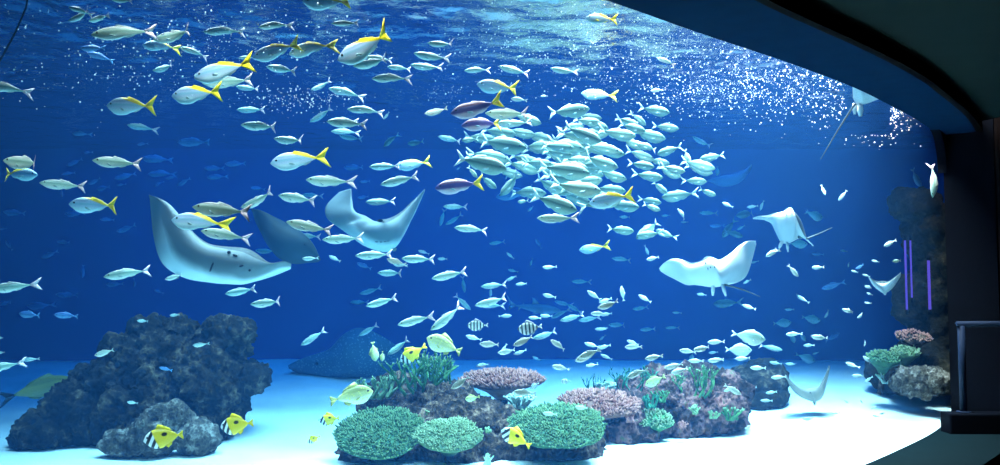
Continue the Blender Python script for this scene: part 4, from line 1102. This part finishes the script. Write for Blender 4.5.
ORD = ['leftmost', 'second from left', 'third from left', 'fourth from left', 'fifth from left', 'sixth from left', 'seventh from left', 'eighth from left', 'ninth from left', 'tenth from left', 'eleventh from left', 'twelfth from left', 'thirteenth from left', 'fourteenth from left', 'fifteenth from left', 'sixteenth from left']
ORDV = [a.replace('leftmost', 'uppermost').replace('left', 'top') for a in ORD]
CNT = ['', '', 'two', 'three', 'four', 'five', 'six', 'seven', 'eight', 'nine', 'ten', 'eleven', 'twelve', 'thirteen', 'fourteen', 'fifteen', 'sixteen']
GROUPS = {'s': 'silver fusiliers', 'y': 'yellow-tailed fusiliers', 'p': 'purple fusiliers', 't': 'trevally school', 'r': 'deep-bodied greenish fish', 'c': 'small silvery fish', 'b': 'dim blue fish deep in the tank',
          'g': 'yellow foxfaces', 'h': 'dark-barred damselfish', 'v': 'olive-yellow fish', 'w': 'olive fish', 'k': 'sharks'}
CATS = {'k': 'shark'}
buckets = {}
for it in fish_objs:
    o, k, mx, my, dx, dy, lp = it
    name, ax_, ay = min(PLACE, key=lambda q: (q[1] - mx) ** 2 + 1.6 * (q[2] - my) ** 2)
    ex, ey = mx - ax_, my - ay
    if name[0] == '*': rel = 'in'
    elif math.hypot(ex, ey) < 14: rel = 'at'
    elif abs(ex) > 1.3 * abs(ey): rel = 'left of' if ex < 0 else 'right of'
    else: rel = 'above' if ey < 0 else 'below'
    slope = math.degrees(math.atan2(dy, abs(dx)))
    pose = 'nose-down ' if slope > 32 else 'nose-up ' if slope < -32 else ''
    if not pose:
        if k not in 'trk' and dx > 0: pose = 'right-facing '
        if k in 'tr' and dx < 0: pose = 'left-facing '
    size = ''
    if k in 'sty' and lp > (45 if k != 'y' else 54): size = 'large '
    buckets.setdefault((k, size, pose, rel, name), []).append(it)
for (k, size, pose, rel, name), its in buckets.items():
    wide = max(i[2] for i in its) - min(i[2] for i in its) >= max(i[3] for i in its) - min(i[3] for i in its)
    its.sort(key=lambda i: i[2] if wide else i[3])
    for q, it in enumerate(its):
        lab = size + pose + LOOK[k]
        if len(its) > 1:
            od = (ORD if wide else ORDV)
            if q == len(its) - 1: w_ = 'rightmost' if wide else 'lowest'
            else: w_ = od[q]
            lab += ', ' + w_ + ' of ' + CNT[len(its)] + ','
        lab += ' ' + rel + ' the ' + name.strip('*')
        if len(lab.split()) > 16: lab = lab.replace(' of ' + CNT[len(its)] + ',', ',')
        tag(it[0], lab, CATS.get(k, 'fish'), GROUPS[k])
OWN = {'g': ['yellow foxface at the right foot of the large craggy dark rock', 'yellow foxface at the left edge of the large round green table coral', 'tiny yellow foxface low over bare sand left of the reef',
             'yellow foxface in front of the low pale crusted rock', 'yellow foxface over the tall bright green branching coral', 'yellow foxface touching the left edge of the oval green table coral'],
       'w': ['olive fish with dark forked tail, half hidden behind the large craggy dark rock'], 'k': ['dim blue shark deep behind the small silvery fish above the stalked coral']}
ps = sorted([i for i in fish_objs if i[1] == 'p'], key=lambda i: i[3])
for i, l in zip(ps, ['purple fusilier with yellow tail, upper and larger of the pair above the dense school', 'smaller purple fusilier with yellow tail directly under a larger purple one',
                     'lone purple fusilier with yellow tail at the lower left of the dense school']): i[0]['label'] = l
for k in 'gwk':
    for i, l in zip([i for i in fish_objs if i[1] == k], OWN[k]): i[0]['label'] = l
area('tank_lamp_or_fill', (3.6, 8.9, 6.0), (3.5, 8.6, 0), 2.4, 1.6, 780, spread=1.5)
area('tank_lamp_or_fill', (0.8, 8.4, 6.0), (0.7, 8.0, 0), 3.8, 1.6, 500, spread=1.6)
area('tank_lamp_or_fill', (-3.0, 8.4, 6.0), (-2.8, 7.0, 0), 3, 1.6, 240, spread=1.6)
area('tank_lamp_or_fill', (-3.2, 3.0, 4.5), (-2.2, 6.6, 1.6), 3.0, .3, 140, spread=2.6)  # added fill by the window, brightening near fish flanks at left
area('tank_lamp_or_fill', (-.7, 4.35, 4.5), (-.9, 8.0, 1.4), 2.4, .3, 140, spread=2.5)  # another added front fill, for fish left of the middle
area('tank_lamp_or_fill', (1.6, 6.35, 4.5), (.5, 9.4, 1.2), 2.0, .3, 90, spread=2.4)  # front fill, likewise added, right of the middle
area('tank_lamp_or_fill', (3.4, 8.2, 4.5), (2.6, 10.4, 1.0), 1.6, .3, 75, spread=2.4)  # last added fill along the window, at its right end
area('blue_back_fill', (-1, 12.4, 6.2), (-1, 12.4, 0), 11, 1.0, 170, col=(.06, .38, 1.0), spread=2.0)  # added blue fill that tints the far sand
